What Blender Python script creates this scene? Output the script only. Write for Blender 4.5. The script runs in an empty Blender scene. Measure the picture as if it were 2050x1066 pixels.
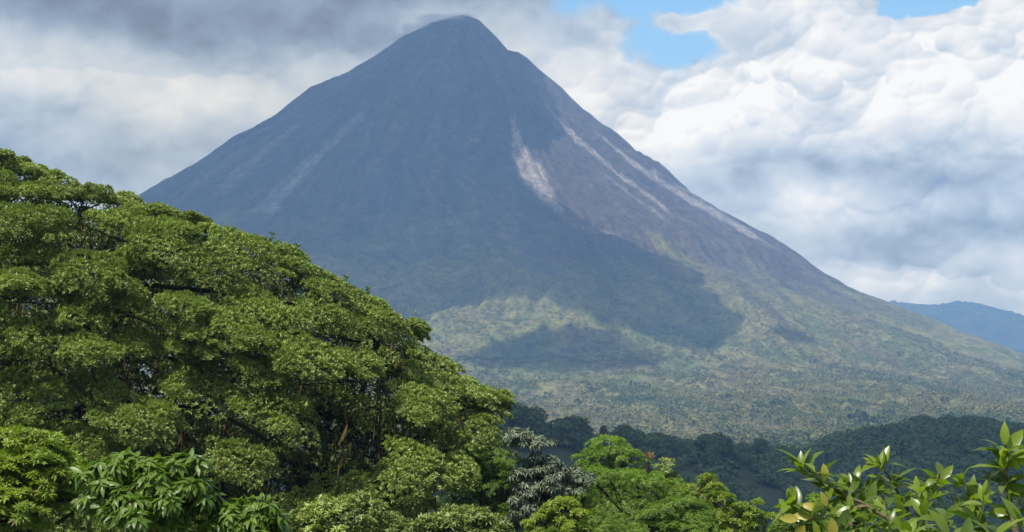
import bpy, math, random
import numpy as np
from mathutils import Vector

random.seed(7)
rng = np.random.default_rng(7)
SC = bpy.context.scene
COL = SC.collection

# ------------------------------------------------------------ camera
F = 2816.0                       # focal length in pixels of the 2050 px wide photograph
PITCH = math.atan((720 - 533) / F)
cam_d = bpy.data.cameras.new('camera')
cam = bpy.data.objects.new('camera', cam_d)
COL.objects.link(cam)
cam_d.sensor_width = 36
cam_d.lens = 36 * F / 2050
cam_d.clip_start = 0.1
cam_d.clip_end = 40000
cam.location = (0, 0, 0)
cam.rotation_euler = (math.pi / 2 + PITCH, 0, 0)
SC.camera = cam

# ------------------------------------------------------------ sun, exposure
TO_SUN = Vector((-0.40, -0.34, 1.0)).normalized()
sun_d = bpy.data.lights.new('sun', 'SUN')
sun_d.energy = 4.8
sun_d.angle = math.radians(0.5)
sun_d.color = (1.0, 0.955, 0.88)
sun = bpy.data.objects.new('sun', sun_d)
COL.objects.link(sun)
sun.rotation_euler = TO_SUN.to_track_quat('Z', 'Y').to_euler()
sun.location = (0, 0, 3000)
SC.view_settings.view_transform = 'Standard'
SC.view_settings.look = 'None'
SC.view_settings.exposure = 0.5
SC.view_settings.gamma = 1.0
SC.cycles.max_bounces = 8
SC.cycles.diffuse_bounces = 3
SC.cycles.transmission_bounces = 4
SC.cycles.volume_bounces = 1
SC.cycles.transparent_max_bounces = 12
SC.cycles.sample_clamp_indirect = 4.0


# ------------------------------------------------------------ node helpers
class E:
    """a node socket with arithmetic"""
    nt = None

    def __init__(s, v):
        s.v = v

    @staticmethod
    def m(op, *a, clamp=False):
        n = E.nt.nodes.new('ShaderNodeMath')
        n.operation = op
        n.use_clamp = clamp
        for i, x in enumerate(a):
            if isinstance(x, E):
                E.nt.links.new(x.v, n.inputs[i])
            else:
                n.inputs[i].default_value = x
        return E(n.outputs[0])

    def __add__(s, o): return E.m('ADD', s, o)
    __radd__ = __add__
    def __sub__(s, o): return E.m('SUBTRACT', s, o)
    def __rsub__(s, o): return E.m('SUBTRACT', o, s)
    def __mul__(s, o): return E.m('MULTIPLY', s, o)
    __rmul__ = __mul__
    def __truediv__(s, o): return E.m('DIVIDE', s, o)
    def pw(s, o): return E.m('POWER', s, o)
    def clamp(s): return E.m('ADD', s, 0.0, clamp=True)
    def mx(s, o): return E.m('MAXIMUM', s, o)
    def mn(s, o): return E.m('MINIMUM', s, o)


def step(x, a, b):
    n = E.nt.nodes.new('ShaderNodeMapRange')
    n.interpolation_type = 'SMOOTHSTEP'
    E.nt.links.new(x.v, n.inputs[0])
    n.inputs[1].default_value = a
    n.inputs[2].default_value = b
    return E(n.outputs[0])


def vec(x, y, z=0.0):
    n = E.nt.nodes.new('ShaderNodeCombineXYZ')
    for i, q in enumerate((x, y, z)):
        if isinstance(q, E):
            E.nt.links.new(q.v, n.inputs[i])
        else:
            n.inputs[i].default_value = q
    return E(n.outputs[0])


def noise(v, scale, detail=4, rough=0.5, dist=0.0, lac=2.0):
    n = E.nt.nodes.new('ShaderNodeTexNoise')
    if v is not None:
        E.nt.links.new(v.v, n.inputs['Vector'])
    n.inputs['Scale'].default_value = scale
    n.inputs['Detail'].default_value = detail
    n.inputs['Roughness'].default_value = rough
    n.inputs['Distortion'].default_value = dist
    n.inputs['Lacunarity'].default_value = lac
    return E(n.outputs[0])


def voro(v, scale, detail=0.0, rough=0.5, smooth=None):
    n = E.nt.nodes.new('ShaderNodeTexVoronoi')
    if smooth is not None:
        n.feature = 'SMOOTH_F1'
        n.inputs['Smoothness'].default_value = smooth
    E.nt.links.new(v.v, n.inputs['Vector'])
    n.inputs['Scale'].default_value = scale
    n.inputs['Detail'].default_value = detail
    n.inputs['Roughness'].default_value = rough
    return E(n.outputs['Distance'])


def mixc(f, a, b, mode='MIX'):
    n = E.nt.nodes.new('ShaderNodeMix')
    n.data_type = 'RGBA'
    n.blend_type = mode
    for k, x in ((0, f), (6, a), (7, b)):
        if isinstance(x, E):
            E.nt.links.new(x.v, n.inputs[k])
        elif k == 0:
            n.inputs[k].default_value = x
        else:
            n.inputs[k].default_value = (*x, 1)
    return E(n.outputs[2])


# ------------------------------------------------------------ world: sky with clouds
def build_world():
    w = bpy.data.worlds.new('World')
    SC.world = w
    w.use_nodes = True
    nt = w.node_tree
    nt.nodes.clear()
    E.nt = nt
    out = nt.nodes.new('ShaderNodeOutputWorld')
    bg = nt.nodes.new('ShaderNodeBackground')
    bg.inputs[1].default_value = 0.1
    nt.links.new(bg.outputs[0], out.inputs[0])
    sky = nt.nodes.new('ShaderNodeTexSky')
    sky.sky_type = 'NISHITA'
    sky.sun_disc = False
    sky.sun_elevation = math.asin(TO_SUN.z)
    sky.sun_rotation = math.atan2(TO_SUN.x, TO_SUN.y)
    sky.altitude = 600
    tc = nt.nodes.new('ShaderNodeTexCoord')
    n = noise(E(tc.outputs['Generated']), 3.0, 4, .55)
    col = mixc(step(n, .40, .60), E(sky.outputs[0]), (6.4, 6.9, 7.5))
    nt.links.new(col.v, bg.inputs[0])


build_world()


# ------------------------------------------------------------ picture <-> place
cp, sp_ = math.cos(PITCH), math.sin(PITCH)


def at(px, py, Y):
    """the point at distance Y whose bearing is that of a pixel of the photograph"""
    a = (np.asarray(px, float) - 1025) / F
    b = (533 - np.asarray(py, float)) / F
    dy = cp - b * sp_
    dz = sp_ + b * cp
    k = Y / dy
    return np.stack(np.broadcast_arrays(a * k, dy * k, dz * k), -1)


def to_px(x, y, z):
    d = y * cp + z * sp_
    d = np.where(np.abs(d) < 1e-6, 1e-6, d)
    return 1025 + F * x / d, 533 - F * (-y * sp_ + z * cp) / d


# ------------------------------------------------------------ numpy noise
_T = rng.permutation(512)
_G = np.stack([np.cos(np.arange(512) * 2.39996), np.sin(np.arange(512) * 2.39996)], -1)


def pn(x, y):
    xi = np.floor(x).astype(int); yi = np.floor(y).astype(int)
    xf = x - xi; yf = y - yi
    u = xf * xf * xf * (xf * (xf * 6 - 15) + 10)
    v = yf * yf * yf * (yf * (yf * 6 - 15) + 10)

    def gr(a, b, fx, fy):
        h = _G[_T[(_T[a & 511] + b) & 511]]
        return h[..., 0] * fx + h[..., 1] * fy
    n00 = gr(xi, yi, xf, yf); n10 = gr(xi + 1, yi, xf - 1, yf)
    n01 = gr(xi, yi + 1, xf, yf - 1); n11 = gr(xi + 1, yi + 1, xf - 1, yf - 1)
    a = n00 + u * (n10 - n00); b = n01 + u * (n11 - n01)
    return (a + v * (b - a)) * 1.5


def fbm(x, y, o=4, g=0.5):
    s = 0; a = 1
    for i in range(o):
        s = s + a * pn(x * 2 ** i + 17.3 * i, y * 2 ** i + 5.1 * i)
        a *= g
    return s


def sm(x, a, b):
    t = np.clip((x - a) / (b - a), 0, 1)
    return t * t * (3 - 2 * t)


# ------------------------------------------------------------ terrain
PX, PY = -128.0, 3500.0
M = 3500 / F
RIGHT = [(0, 31), (18, 33), (40, 44), (78, 82), (103, 106), (133, 112), (158, 140), (208, 182), (258, 226), (318, 271), (368, 311),
         (398, 326), (448, 371), (478, 394), (538, 430), (578, 452), (618, 471), (668, 502), (718, 541), (778, 575),
         (858, 606), (928, 635), (998, 661), (1078, 691), (1128, 710), (1300, 744), (1500, 764), (1780, 780), (2200, 788), (9000, 792)]
LEFT = [(0, 31), (17, 33), (62, 46), (122, 76), (182, 108), (232, 148), (322, 188), (392, 240), (442, 268), (522, 320),
        (582, 354), (637, 385), (772, 465), (922, 540), (1200, 640), (1500, 715), (2000, 770), (9000, 792)]
R_r = np.array([a * M for a, b in RIGHT]); L_r = np.array([a * M for a, b in LEFT])
# heights fitted so that the outline seen from the lookout is the photographed one
R_z = np.array([863.9, 862.7, 848.8, 799.9, 762.0, 753.4, 721.6, 665.5, 601.2, 545.8, 484.8, 474.6, 419.2, 383.1, 338.7, 303.5, 280.3,
                238.6, 186.2, 148.5, 105.9, 65.7, 32.2, -4.5, -25.0, -55.0, -70.0, -78.0, -82.0, -84.0])
L_z = np.array([860.3, 859.3, 843.9, 804.0, 748.0, 702.5, 649.1, 567.7, 534.6, 464.0, 421.1, 370.1, 258.5, 164.7, 60.4, -20.0, -70.0, -84.0])

MOUNDS = [  # px, Y, sx, sy, h : old lava mounds at the foot
    (1010, 2430, 125, 70, 30), (890, 2440, 70, 60, 16), (1190, 2235, 130, 62, 32), (1030, 2190, 90, 50, 18), (1300, 2150, 80, 50, 12),
    (1050, 2010, 130, 50, 12), (1270, 2020, 60, 36, 14), (1400, 1900, 150, 60, 12), (1640, 2000, 160, 70, 12),
    (1850, 1800, 120, 60, 12), (1150, 1750, 120, 50, 8), (1560, 1650, 120, 50, 10), (1330, 2500, 60, 120, 18), (1500, 2450, 50, 150, 12)]


def volc(x, y):
    dx = x - PX; dy = y - PY
    r = np.hypot(dx, dy) + 1e-6
    az = np.arctan2(dx, -dy)                 # 0 towards camera, + to the right
    wgt = 0.5 + 0.5 * np.sin(az)             # 1 right, 0 left
    wgt = np.where(np.cos(az) > 0, np.clip(wgt + 0.18 * np.cos(az), 0, 1), wgt)
    z = wgt * np.interp(r, R_r, R_z) + (1 - wgt) * np.interp(r, L_r, L_z)
    # gullies running down the cone, wider and deeper lower down
    wob = 0.12 * pn(r / 420, az * 2.0) + .03 * pn(r / 120, az * 5)
    amp = sm(r, 60, 420) * (1 - sm(r, 1150, 1900))
    g1 = np.abs(pn((az + wob) * 6.5, r / 900 + 3))
    g2 = np.abs(pn((az + wob) * 17, r / 420 + 9))
    g3 = np.abs(pn((az + wob * 1.3) * 43, r / 200 + 19))
    z = z + amp * (30 * (g1 - 0.3) * (0.4 + 0.6 * np.cos(az * .8) ** 2) + 17 * (g2 - 0.3) + 7 * (g3 - 0.3))
    z = z + (2.2 * fbm(x / 46, y / 46, 4) + 9 * fbm(x / 300 + 4, y / 300, 3) * sm(r, 500, 1200)) * sm(r, 10, 120)
    for (mx, mY, sx, sy, h) in MOUNDS:
        cx = (mx - 1025) / F * mY
        q = ((x - cx) / sx) ** 2 + ((y - mY) / sy) ** 2
        z = z + h * np.exp(-q ** 1.5) * (1 + .35 * fbm(x / 60, y / 60, 3))
    return z


CX = np.array([-9000, 700, 900, 1100, 1300, 1450, 1600, 1700, 1850, 1960, 2050, 2200, 2600, 9000.])
CZ = np.array([870, 868, 870, 884, 902, 912, 912, 884, 856, 858, 868, 880, 900, 900.])
CD = np.array([560, 560, 560, 580, 620, 680, 800, 870, 900, 900, 900, 900, 900, 900.])


def terrain(x, y):
    x = np.asarray(x, float); y = np.asarray(y, float)
    yy = np.maximum(y, 1.0)
    b = 1025 + F * x / np.maximum(yy, 60)
    cY = np.interp(b, CX, CD)
    cz = -(np.interp(b, CX, CZ) - 720) / F * cY
    far = volc(x, y)
    t = np.clip(y / cY, -1, 1)
    s_ = np.sign(y) * np.abs(t)
    base = np.interp(np.hypot(x * .6, y) * np.where(y < 0, -0.6, 1),
                     [-800, -60, 0, 4, 12, 40, 120, 300, 450], [6, -1, -1.8, -2.6, -6, -15.5, -32, -64, -74])
    base = np.where(y < 0, base - 8 * sm(np.abs(x), 20, 200), base)
    near = base + (cz - base) * sm(y, 330, 0.999 * cY)
    near = near + sm(y, 60, 300) * (5.5 * (0.5 - np.abs(fbm(x / 95 + y / 260, y / 210, 4))) + .7 * fbm(x / 18, y / 18, 3)) * (1 - .55 * sm(y, cY - 120, cY))
    k = sm(y, cY + 10, cY + 330)
    return near * (1 - k) + far * k


def mesh_np(name, V, loops, sizes, mat=None, parent=None, smooth=False, attrs=None, extra=None):
    me = bpy.data.meshes.new(name)
    n = len(V)
    me.vertices.add(n)
    me.vertices.foreach_set('co', np.ascontiguousarray(V, np.float32).ravel())
    me.loops.add(len(loops))
    me.loops.foreach_set('vertex_index', np.ascontiguousarray(loops, np.int32))
    me.polygons.add(len(sizes))
    st = np.concatenate([[0], np.cumsum(sizes)[:-1]]).astype(np.int32)
    me.polygons.foreach_set('loop_start', st)
    me.polygons.foreach_set('loop_total', np.asarray(sizes, np.int32))
    if smooth:
        me.polygons.foreach_set('use_smooth', np.ones(len(sizes), bool))
    for k, a in (attrs or {}).items():
        a = np.asarray(a, np.float32)
        if a.ndim == 1:
            at_ = me.attributes.new(k, 'FLOAT', 'POINT')
            at_.data.foreach_set('value', a)
        else:
            at_ = me.attributes.new(k, 'FLOAT_COLOR', 'POINT')
            at_.data.foreach_set('color', np.concatenate([a, np.ones((len(a), 1), np.float32)], 1).ravel())
    me.update(calc_edges=True)
    if mat:
        me.materials.append(mat)
    o = bpy.data.objects.new(name, me)
    COL.objects.link(o)
    if parent:
        o.parent = parent
    return o


def tag(o, label=None, cat=None, group=None, kind=None):
    if label: o['label'] = label
    if cat: o['category'] = cat
    if group: o['group'] = group
    if kind: o['kind'] = kind
    return o


def empty(name, loc, label, cat, group=None):
    o = bpy.data.objects.new(name, None)
    COL.objects.link(o)
    o.location = [float(q) for q in loc]
    o.empty_display_size = .5
    return tag(o, label, cat, group)


def local(o, parent, loc):
    """keep world coordinates of a part whose mesh is written in world space"""
    me = o.data
    n = len(me.vertices)
    co = np.empty(n * 3, np.float32)
    me.vertices.foreach_get('co', co)
    co = co.reshape(-1, 3) - np.asarray(loc, np.float32)
    me.vertices.foreach_set('co', co.ravel())
    me.update()
    o.parent = parent
    return o


# ------------------------------------------------------------ materials
def new_mat(name):
    m = bpy.data.materials.new(name)
    m.use_nodes = True
    nt = m.node_tree
    nt.nodes.clear()
    E.nt = nt
    out = nt.nodes.new('ShaderNodeOutputMaterial')
    return m, nt, out


def attr(name, out='Fac'):
    n = E.nt.nodes.new('ShaderNodeAttribute')
    n.attribute_name = name
    return E(n.outputs[out])


def objco():
    n = E.nt.nodes.new('ShaderNodeTexCoord')
    return E(n.outputs['Object'])


def principled(col, rough=0.6, spec=0.4, bump=None, bstr=0.5, bdist=1.0):
    nt = E.nt
    p = nt.nodes.new('ShaderNodeBsdfPrincipled')
    if isinstance(col, E):
        nt.links.new(col.v, p.inputs['Base Color'])
    else:
        p.inputs['Base Color'].default_value = (*col, 1)
    p.inputs['Roughness'].default_value = rough
    p.inputs['Specular IOR Level'].default_value = spec
    if bump is not None:
        b = nt.nodes.new('ShaderNodeBump')
        b.inputs['Strength'].default_value = bstr
        b.inputs['Distance'].default_value = bdist
        nt.links.new(bump.v, b.inputs['Height'])
        nt.links.new(b.outputs[0], p.inputs['Normal'])
    return p


def leaf_mat(name, dark, light, rough=0.38, spec=0.5, trans=0.3, tcol=None):
    m, nt, out = new_mat(name)
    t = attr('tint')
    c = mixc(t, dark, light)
    old = step(t, 1.5, 2.0)
    c = mixc(old, c, (0.16, 0.085, 0.02))
    p = principled(c, rough, spec)
    tr = nt.nodes.new('ShaderNodeBsdfTranslucent')
    tc = mixc(1.0, c, tcol or (1.5, 1.75, 0.7), 'MULTIPLY')
    nt.links.new(tc.v, tr.inputs[0])
    mx = nt.nodes.new('ShaderNodeMixShader')
    mx.inputs[0].default_value = trans
    nt.links.new(p.outputs[0], mx.inputs[1])
    nt.links.new(tr.outputs[0], mx.inputs[2])
    nt.links.new(mx.outputs[0], out.inputs[0])
    return m


def bark_mat(name, a, b):
    m, nt, out = new_mat(name)
    o = objco()
    n = noise(o, 3.5, 6, .6)
    n2 = noise(o, 22, 4, .6)
    c = mixc(step(n, .38, .62), a, b)
    p = principled(c, .9, .2, n2, .6, .02)
    nt.links.new(p.outputs[0], out.inputs[0])
    return m


M_BARK = bark_mat('mossy_bark', (0.035, 0.026, 0.018), (0.030, 0.036, 0.015))
M_PALE = bark_mat('pale_bark', (0.22, 0.18, 0.13), (0.12, 0.09, 0.06))
M_STEM = bark_mat('shrub_bark', (0.20, 0.13, 0.08), (0.12, 0.10, 0.05))

M_BIG = leaf_mat('glossy_dark_leaf', (0.042, 0.068, 0.013), (0.305, 0.375, 0.085), .42, .38, .14)
M_LIME = leaf_mat('lime_leaf', (0.11, 0.17, 0.014), (0.26, 0.33, 0.03), .42, .4, .32)
M_FEATHER = leaf_mat('feathery_leaf', (0.080, 0.145, 0.016), (0.19, 0.285, 0.035), .5, .3, .3)
M_DROOP = leaf_mat('drooping_leaf', (0.065, 0.125, 0.014), (0.15, 0.23, 0.026), .42, .4, .3)
M_SILVER = leaf_mat('silver_leaf', (0.070, 0.102, 0.048), (0.190, 0.225, 0.140), .45, .4, .12, (1.1, 1.3, .8))
M_SHRUB = leaf_mat('broad_shrub_leaf', (0.050, 0.095, 0.010), (0.200, 0.265, 0.022), .32, .5, .38)
M_YELLOW = leaf_mat('yellowed_leaf', (0.30, 0.24, 0.03), (0.50, 0.44, 0.08), .4, .5, .35)
M_MOSS = leaf_mat('hanging_moss_strand', (0.06, 0.042, 0.018), (0.12, 0.09, 0.03), .8, .2, .2, (1.2, 1.0, .6))
M_BROM = leaf_mat('bromeliad_leaf', (0.17, 0.11, 0.04), (0.34, 0.26, 0.09), .5, .4, .3)
M_FAR = leaf_mat('far_leaf', (0.040, 0.070, 0.026), (0.105, 0.145, 0.050), .7, .15, .15)


def volcano_mat():
    m, nt, out = new_mat('volcano_slope')
    c = attr('slope_colour', 'Color')
    veg = attr('veg')
    o = objco()
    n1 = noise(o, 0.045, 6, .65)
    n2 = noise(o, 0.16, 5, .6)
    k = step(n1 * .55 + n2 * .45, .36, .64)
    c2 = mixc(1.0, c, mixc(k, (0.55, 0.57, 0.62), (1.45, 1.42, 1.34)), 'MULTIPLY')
    vz = voro(o, 0.13, 2, .5)
    dots = (1 - step(vz, .12, .42)) * veg
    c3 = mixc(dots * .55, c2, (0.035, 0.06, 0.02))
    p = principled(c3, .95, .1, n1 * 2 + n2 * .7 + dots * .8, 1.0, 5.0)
    nt.links.new(p.outputs[0], out.inputs[0])
    return m


def ground_mat():
    m, nt, out = new_mat('ground_cover')
    o = objco()
    n1 = noise(o, 0.02, 5, .6)
    n2 = noise(o, 0.5, 5, .6)
    c = mixc(step(n1, .4, .62), (0.022, 0.036, 0.014), (0.05, 0.066, 0.022))
    c = mixc(step(n2, .35, .7), c, (0.05, 0.06, 0.025))
    p = principled(c, .95, .1, n2, 1, .6)
    nt.links.new(p.outputs[0], out.inputs[0])
    return m


# ------------------------------------------------------------ sky
def blur(a, n):
    for _ in range(n):
        p = np.pad(a, 1, mode='edge')
        a = (p[:-2, 1:-1] + p[2:, 1:-1] + p[1:-1, :-2] + p[1:-1, 2:] + 2 * p[1:-1, 1:-1]) / 6
    return a


def puffs(x, y, seed, rmin=.55, rmax=.95):
    """height of a heap of round puffs (cell size 1)"""
    xi = np.floor(x).astype(int); yi = np.floor(y).astype(int)
    h = np.zeros(x.shape)
    for i in (-1, 0, 1):
        for j in (-1, 0, 1):
            a = xi + i; b = yi + j
            q = _T[(_T[(a + seed) & 511] + b) & 511]
            cx = a + _T[(q + 11) & 511] / 512; cy = b + _T[(q + 77) & 511] / 512
            r = rmin + (rmax - rmin) * _T[(q + 191) & 511] / 512
            d2 = (x - cx) ** 2 + (y - cy) ** 2
            h = np.maximum(h, np.sqrt(np.maximum(r * r - d2, 0)) + .25 * r)
    return h


def sky_picture(u_, v_):
    """colour (sRGB 0..1) of the cloudy sky by bearing; U, V in units of 1/2.816 rad"""
    U, V = np.meshgrid(u_, v_)
    w = [fbm(U * 5 + k * 31.7, V * 6.5 + k * 12.3, 6, .52) for k in range(2)]
    wu = U + .035 * w[0]; wv = V + .026 * w[1]

    def g(cx, cy, rx, ry, a):
        return a * np.exp(-((wu - cx) / rx) ** 2 - ((wv - cy) / ry) ** 2)

    def slope(f, e=1):
        gy, gx = np.gradient(f, v_, u_)
        return gy * .85 + gx * .35          # light from above left: V grows downwards
    # heaps
    hu = U + .012 * w[1]; hv = (V + .010 * w[0]) * 1.15
    H = puffs(hu * 8.5, hv * 8.5, 3) / 8.5 * 1.0 + puffs(hu * 19 + 5, hv * 19, 41) / 19 * .9 + puffs(hu * 43, hv * 43 + 3, 87) / 43 * .45
    Hs = blur(H, 3)
    s1 = np.tanh(slope(Hs) * .9)
    Hb = blur(puffs(hu * 5.2 + 2, hv * 6, 9) / 5.2 + .5 * puffs(hu * 12, hv * 13 + 7, 29) / 12, 14)
    s2 = np.tanh(slope(Hb) * 1.1)
    soft = fbm(U * 3.6, V * 5.5, 6, .5)
    fine = fbm(U * 16, V * 24, 5, .55)
    cum = np.clip(g(1.76, .15, .36, .15, 1.1) + g(1.34, .20, .13, .07, .9) + g(1.25, .24, .20, .09, .5) + g(1.75, .44, .3, .04, .35) + g(1.78, .56, .14, .05, .5), 0, 1)
    b = 0.62 + g(.30, -.02, .66, .115, -.43) + g(.42, .09, .16, .05, -.20) + g(.95, -.04, .26, .07, -.30) + g(.68, .08, .12, .035, -.14) \
        + g(.10, .14, .18, .05, .16) + g(.36, .20, .24, .06, .16) + g(.0, .33, .30, .10, -.26) + g(.5, .34, .3, .1, -.10) + g(.10, .27, .10, .03, -.08) + g(.17, .31, .05, .03, .10) + g(.02, .19, .06, .03, .08) \
        + g(1.02, .12, .14, .12, .14) + g(1.30, .24, .18, .10, .18) + g(1.17, .18, .05, .10, .05) \
        + g(1.62, .13, .26, .13, .18) + g(1.92, .12, .26, .12, .22) + g(1.95, .27, .16, .04, .12) \
        + g(1.72, .355, .24, .035, -.26) + g(2.0, .37, .16, .05, -.20) + g(1.50, .34, .05, .05, -.12) + g(1.93, .475, .24, .030, -.24) + g(1.75, .50, .1, .03, -.15) \
        + g(1.62, .42, .10, .022, .16) + g(1.76, .57, .12, .03, .22) + g(1.98, .53, .10, .015, .10)
    br = b + soft * .13 + fine * .03 + s1 * (cum * .11 + .012) + s2 * (cum * .14 + .035) + fbm(U * 9, V * 12, 6, .55) * .10 * (1 - .6 * cum)
    # banks of cumulus one behind the other: a crisp lit brim, greyer below it
    Hd = blur(H, 1); Hd = Hd - Hd.mean()
    for v0, sl, amp, sd, u0, u1, al, top, fall in ((.155, -.10, .030, 3, 1.40, 2.6, .55, .24, .10), (.055, .02, .02, 31, 1.52, 2.6, .40, .20, .12), (.235, .05, .03, 11, 1.12, 1.75, .40, .20, .09),
                                                   (.300, -.05, .03, 19, 1.55, 2.6, .35, .16, .07), (.425, .0, .02, 23, 1.45, 1.95, .40, .22, .05), (.555, .03, .02, 29, 1.60, 2.6, .45, .24, .06),
                                                   (.165, .04, .03, 43, -.4, .62, .40, .16, .10), (.255, -.06, .03, 47, -.4, .40, .30, .13, .08), (.10, .1, .03, 53, .98, 1.32, .3, .14, .10)):
        d = V - v0 - sl * (U - .5 * (u0 + u1)) - amp * fbm(U * 5, 0 * U + sd, 3) - Hd * ((1.1 if v0 < .3 else .6) if u0 > 1 else .15) + .006 * w[0]
        wg = sm(d, -.004, .006) * sm(U, u0, u0 + .14) * (1 - sm(U, u1 - .14, u1)) * al
        br = br + wg * np.exp(-np.maximum(d, 0) / fall) * top - wg * .05 * sm(d, 0, fall * 2) * np.exp(-np.maximum(d, 0) / (fall * 3))
        br = br - (1 - sm(-d, 0, .05)) * (d < 0) * sm(U, u0, u0 + .14) * (1 - sm(U, u1 - .14, u1)) * al * .10
    gap = g(1.295, .0, .16, .058, 1.9) + g(1.375, .112, .10, .046, 1.15) + g(1.29, .085, .05, .035, .6) + g(1.875, -.015, .15, .062, 1.9) \
        + g(1.62, -.16, .2, .05, .8) - g(1.40, .055, .10, .018, 1.0)
    # crisp heaped edge where the cumulus meets the blue
    e = gap + fine * .12 + soft * .10 - (H - H.mean()) * 2.2 * (U > 1.45) - (H - H.mean()) * 1.0
    cov = 1 - np.where(U > 1.5, sm(e, .48, .64), sm(e, .36, .95))
    rim = np.exp(-((e - .42) / .14) ** 2) * (U > 1.2) * .07
    br = np.clip(br + rim, 0, 1)
    k = np.array([0, .15, .35, .55, .75, .9, 1.0])
    R = np.interp(br, k, np.array([128, 136, 156, 186, 214, 235, 246]) / 255)
    G = np.interp(br, k, np.array([147, 155, 177, 203, 223, 238, 247]) / 255)
    B = np.interp(br, k, np.array([174, 182, 203, 222, 234, 243, 249]) / 255)
    c = np.stack([R, G, B], -1)
    bl = np.stack([np.interp(V, [-.1, .15], [.56, .62]), np.interp(V, [-.1, .15], [.77, .81]), np.full(V.shape, .965)], -1)
    return c * cov[..., None] + bl * (1 - cov[..., None])


HAZE = 0.000185
HAZE_TOP = 880.0
HAZE_GLOW = (0.165, 0.31, 0.55)            # brightness of an endless depth of that air


def build_sky():
    """a wide ring of cloudy sky, 25 km away, all round the place; the open sky of the world is above it"""
    u_ = np.concatenate([np.linspace(1.025 - 8.84, -.12, 150)[:-1], np.arange(-.12, 2.17, .0020), np.linspace(2.171, 1.025 + 8.84, 150)[1:]])
    v_ = np.concatenate([np.linspace(-.85, -.10, 60)[:-1], np.arange(-.10, .76, .0020), np.linspace(.762, .92, 12)[1:]])
    c = sky_picture(u_, v_)
    U, V = np.meshgrid(u_, v_)
    az = (U - 1.025) / 2.816; el = (0.720 - V) / 2.816
    lin = np.where(c <= .04045, c / 12.92, ((c + .055) / 1.055) ** 2.4) / 2 ** SC.view_settings.exposure
    Lp = np.minimum(7000 / np.cos(el), np.where(el > .001, HAZE_TOP / np.maximum(np.sin(el), 1e-4), 1e6))
    T = np.exp(-HAZE * Lp)[..., None]
    rad = np.clip((lin - np.array(HAZE_GLOW) * (1 - T)) / T, .01, 3)
    Rr = 25000.0
    P = np.stack([Rr * np.sin(az) * np.cos(el), Rr * np.cos(az) * np.cos(el), Rr * np.sin(el)], -1)
    n0, n1 = U.shape
    i = np.arange(n0 - 1)[:, None] * n1 + np.arange(n1 - 1)[None, :]
    q = np.stack([i, i + n1, i + n1 + 1, i + 1], -1).reshape(-1)
    m, nt, out = new_mat('cloudy_sky')
    m.cycles.emission_sampling = 'NONE'
    e = nt.nodes.new('ShaderNodeEmission')
    nt.links.new(attr('sky_colour', 'Color').v, e.inputs[0])
    nt.links.new(e.outputs[0], out.inputs[0])
    o = mesh_np('sky', P.reshape(-1, 3), q, np.full((n0 - 1) * (n1 - 1), 4), m, smooth=True, attrs={'sky_colour': rad.reshape(-1, 3)})
    tag(o, 'cloudy sky with grey deck at left and bright cumulus with blue gaps at right', None, None, 'structure')


build_sky()


# ------------------------------------------------------------ terrain sheets (one fan round the camera)
def seg_dist(px, py, poly):
    """distance to a polyline and the parameter 0..1 along it"""
    best = np.full(px.shape, 1e9); par = np.zeros(px.shape)
    L = [0]
    for (a, b) in zip(poly[:-1], poly[1:]):
        L.append(L[-1] + math.hypot(b[0] - a[0], b[1] - a[1]))
    for i, (a, b) in enumerate(zip(poly[:-1], poly[1:])):
        ax, ay = a[:2]; bx, by = b[:2]
        vx, vy = bx - ax, by - ay
        t = np.clip(((px - ax) * vx + (py - ay) * vy) / (vx * vx + vy * vy), 0, 1)
        d = np.hypot(px - ax - t * vx, py - ay - t * vy)
        m_ = d < best
        best = np.where(m_, d, best)
        par = np.where(m_, (L[i] + t * (L[i + 1] - L[i])) / L[-1], par)
    return best, par


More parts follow.
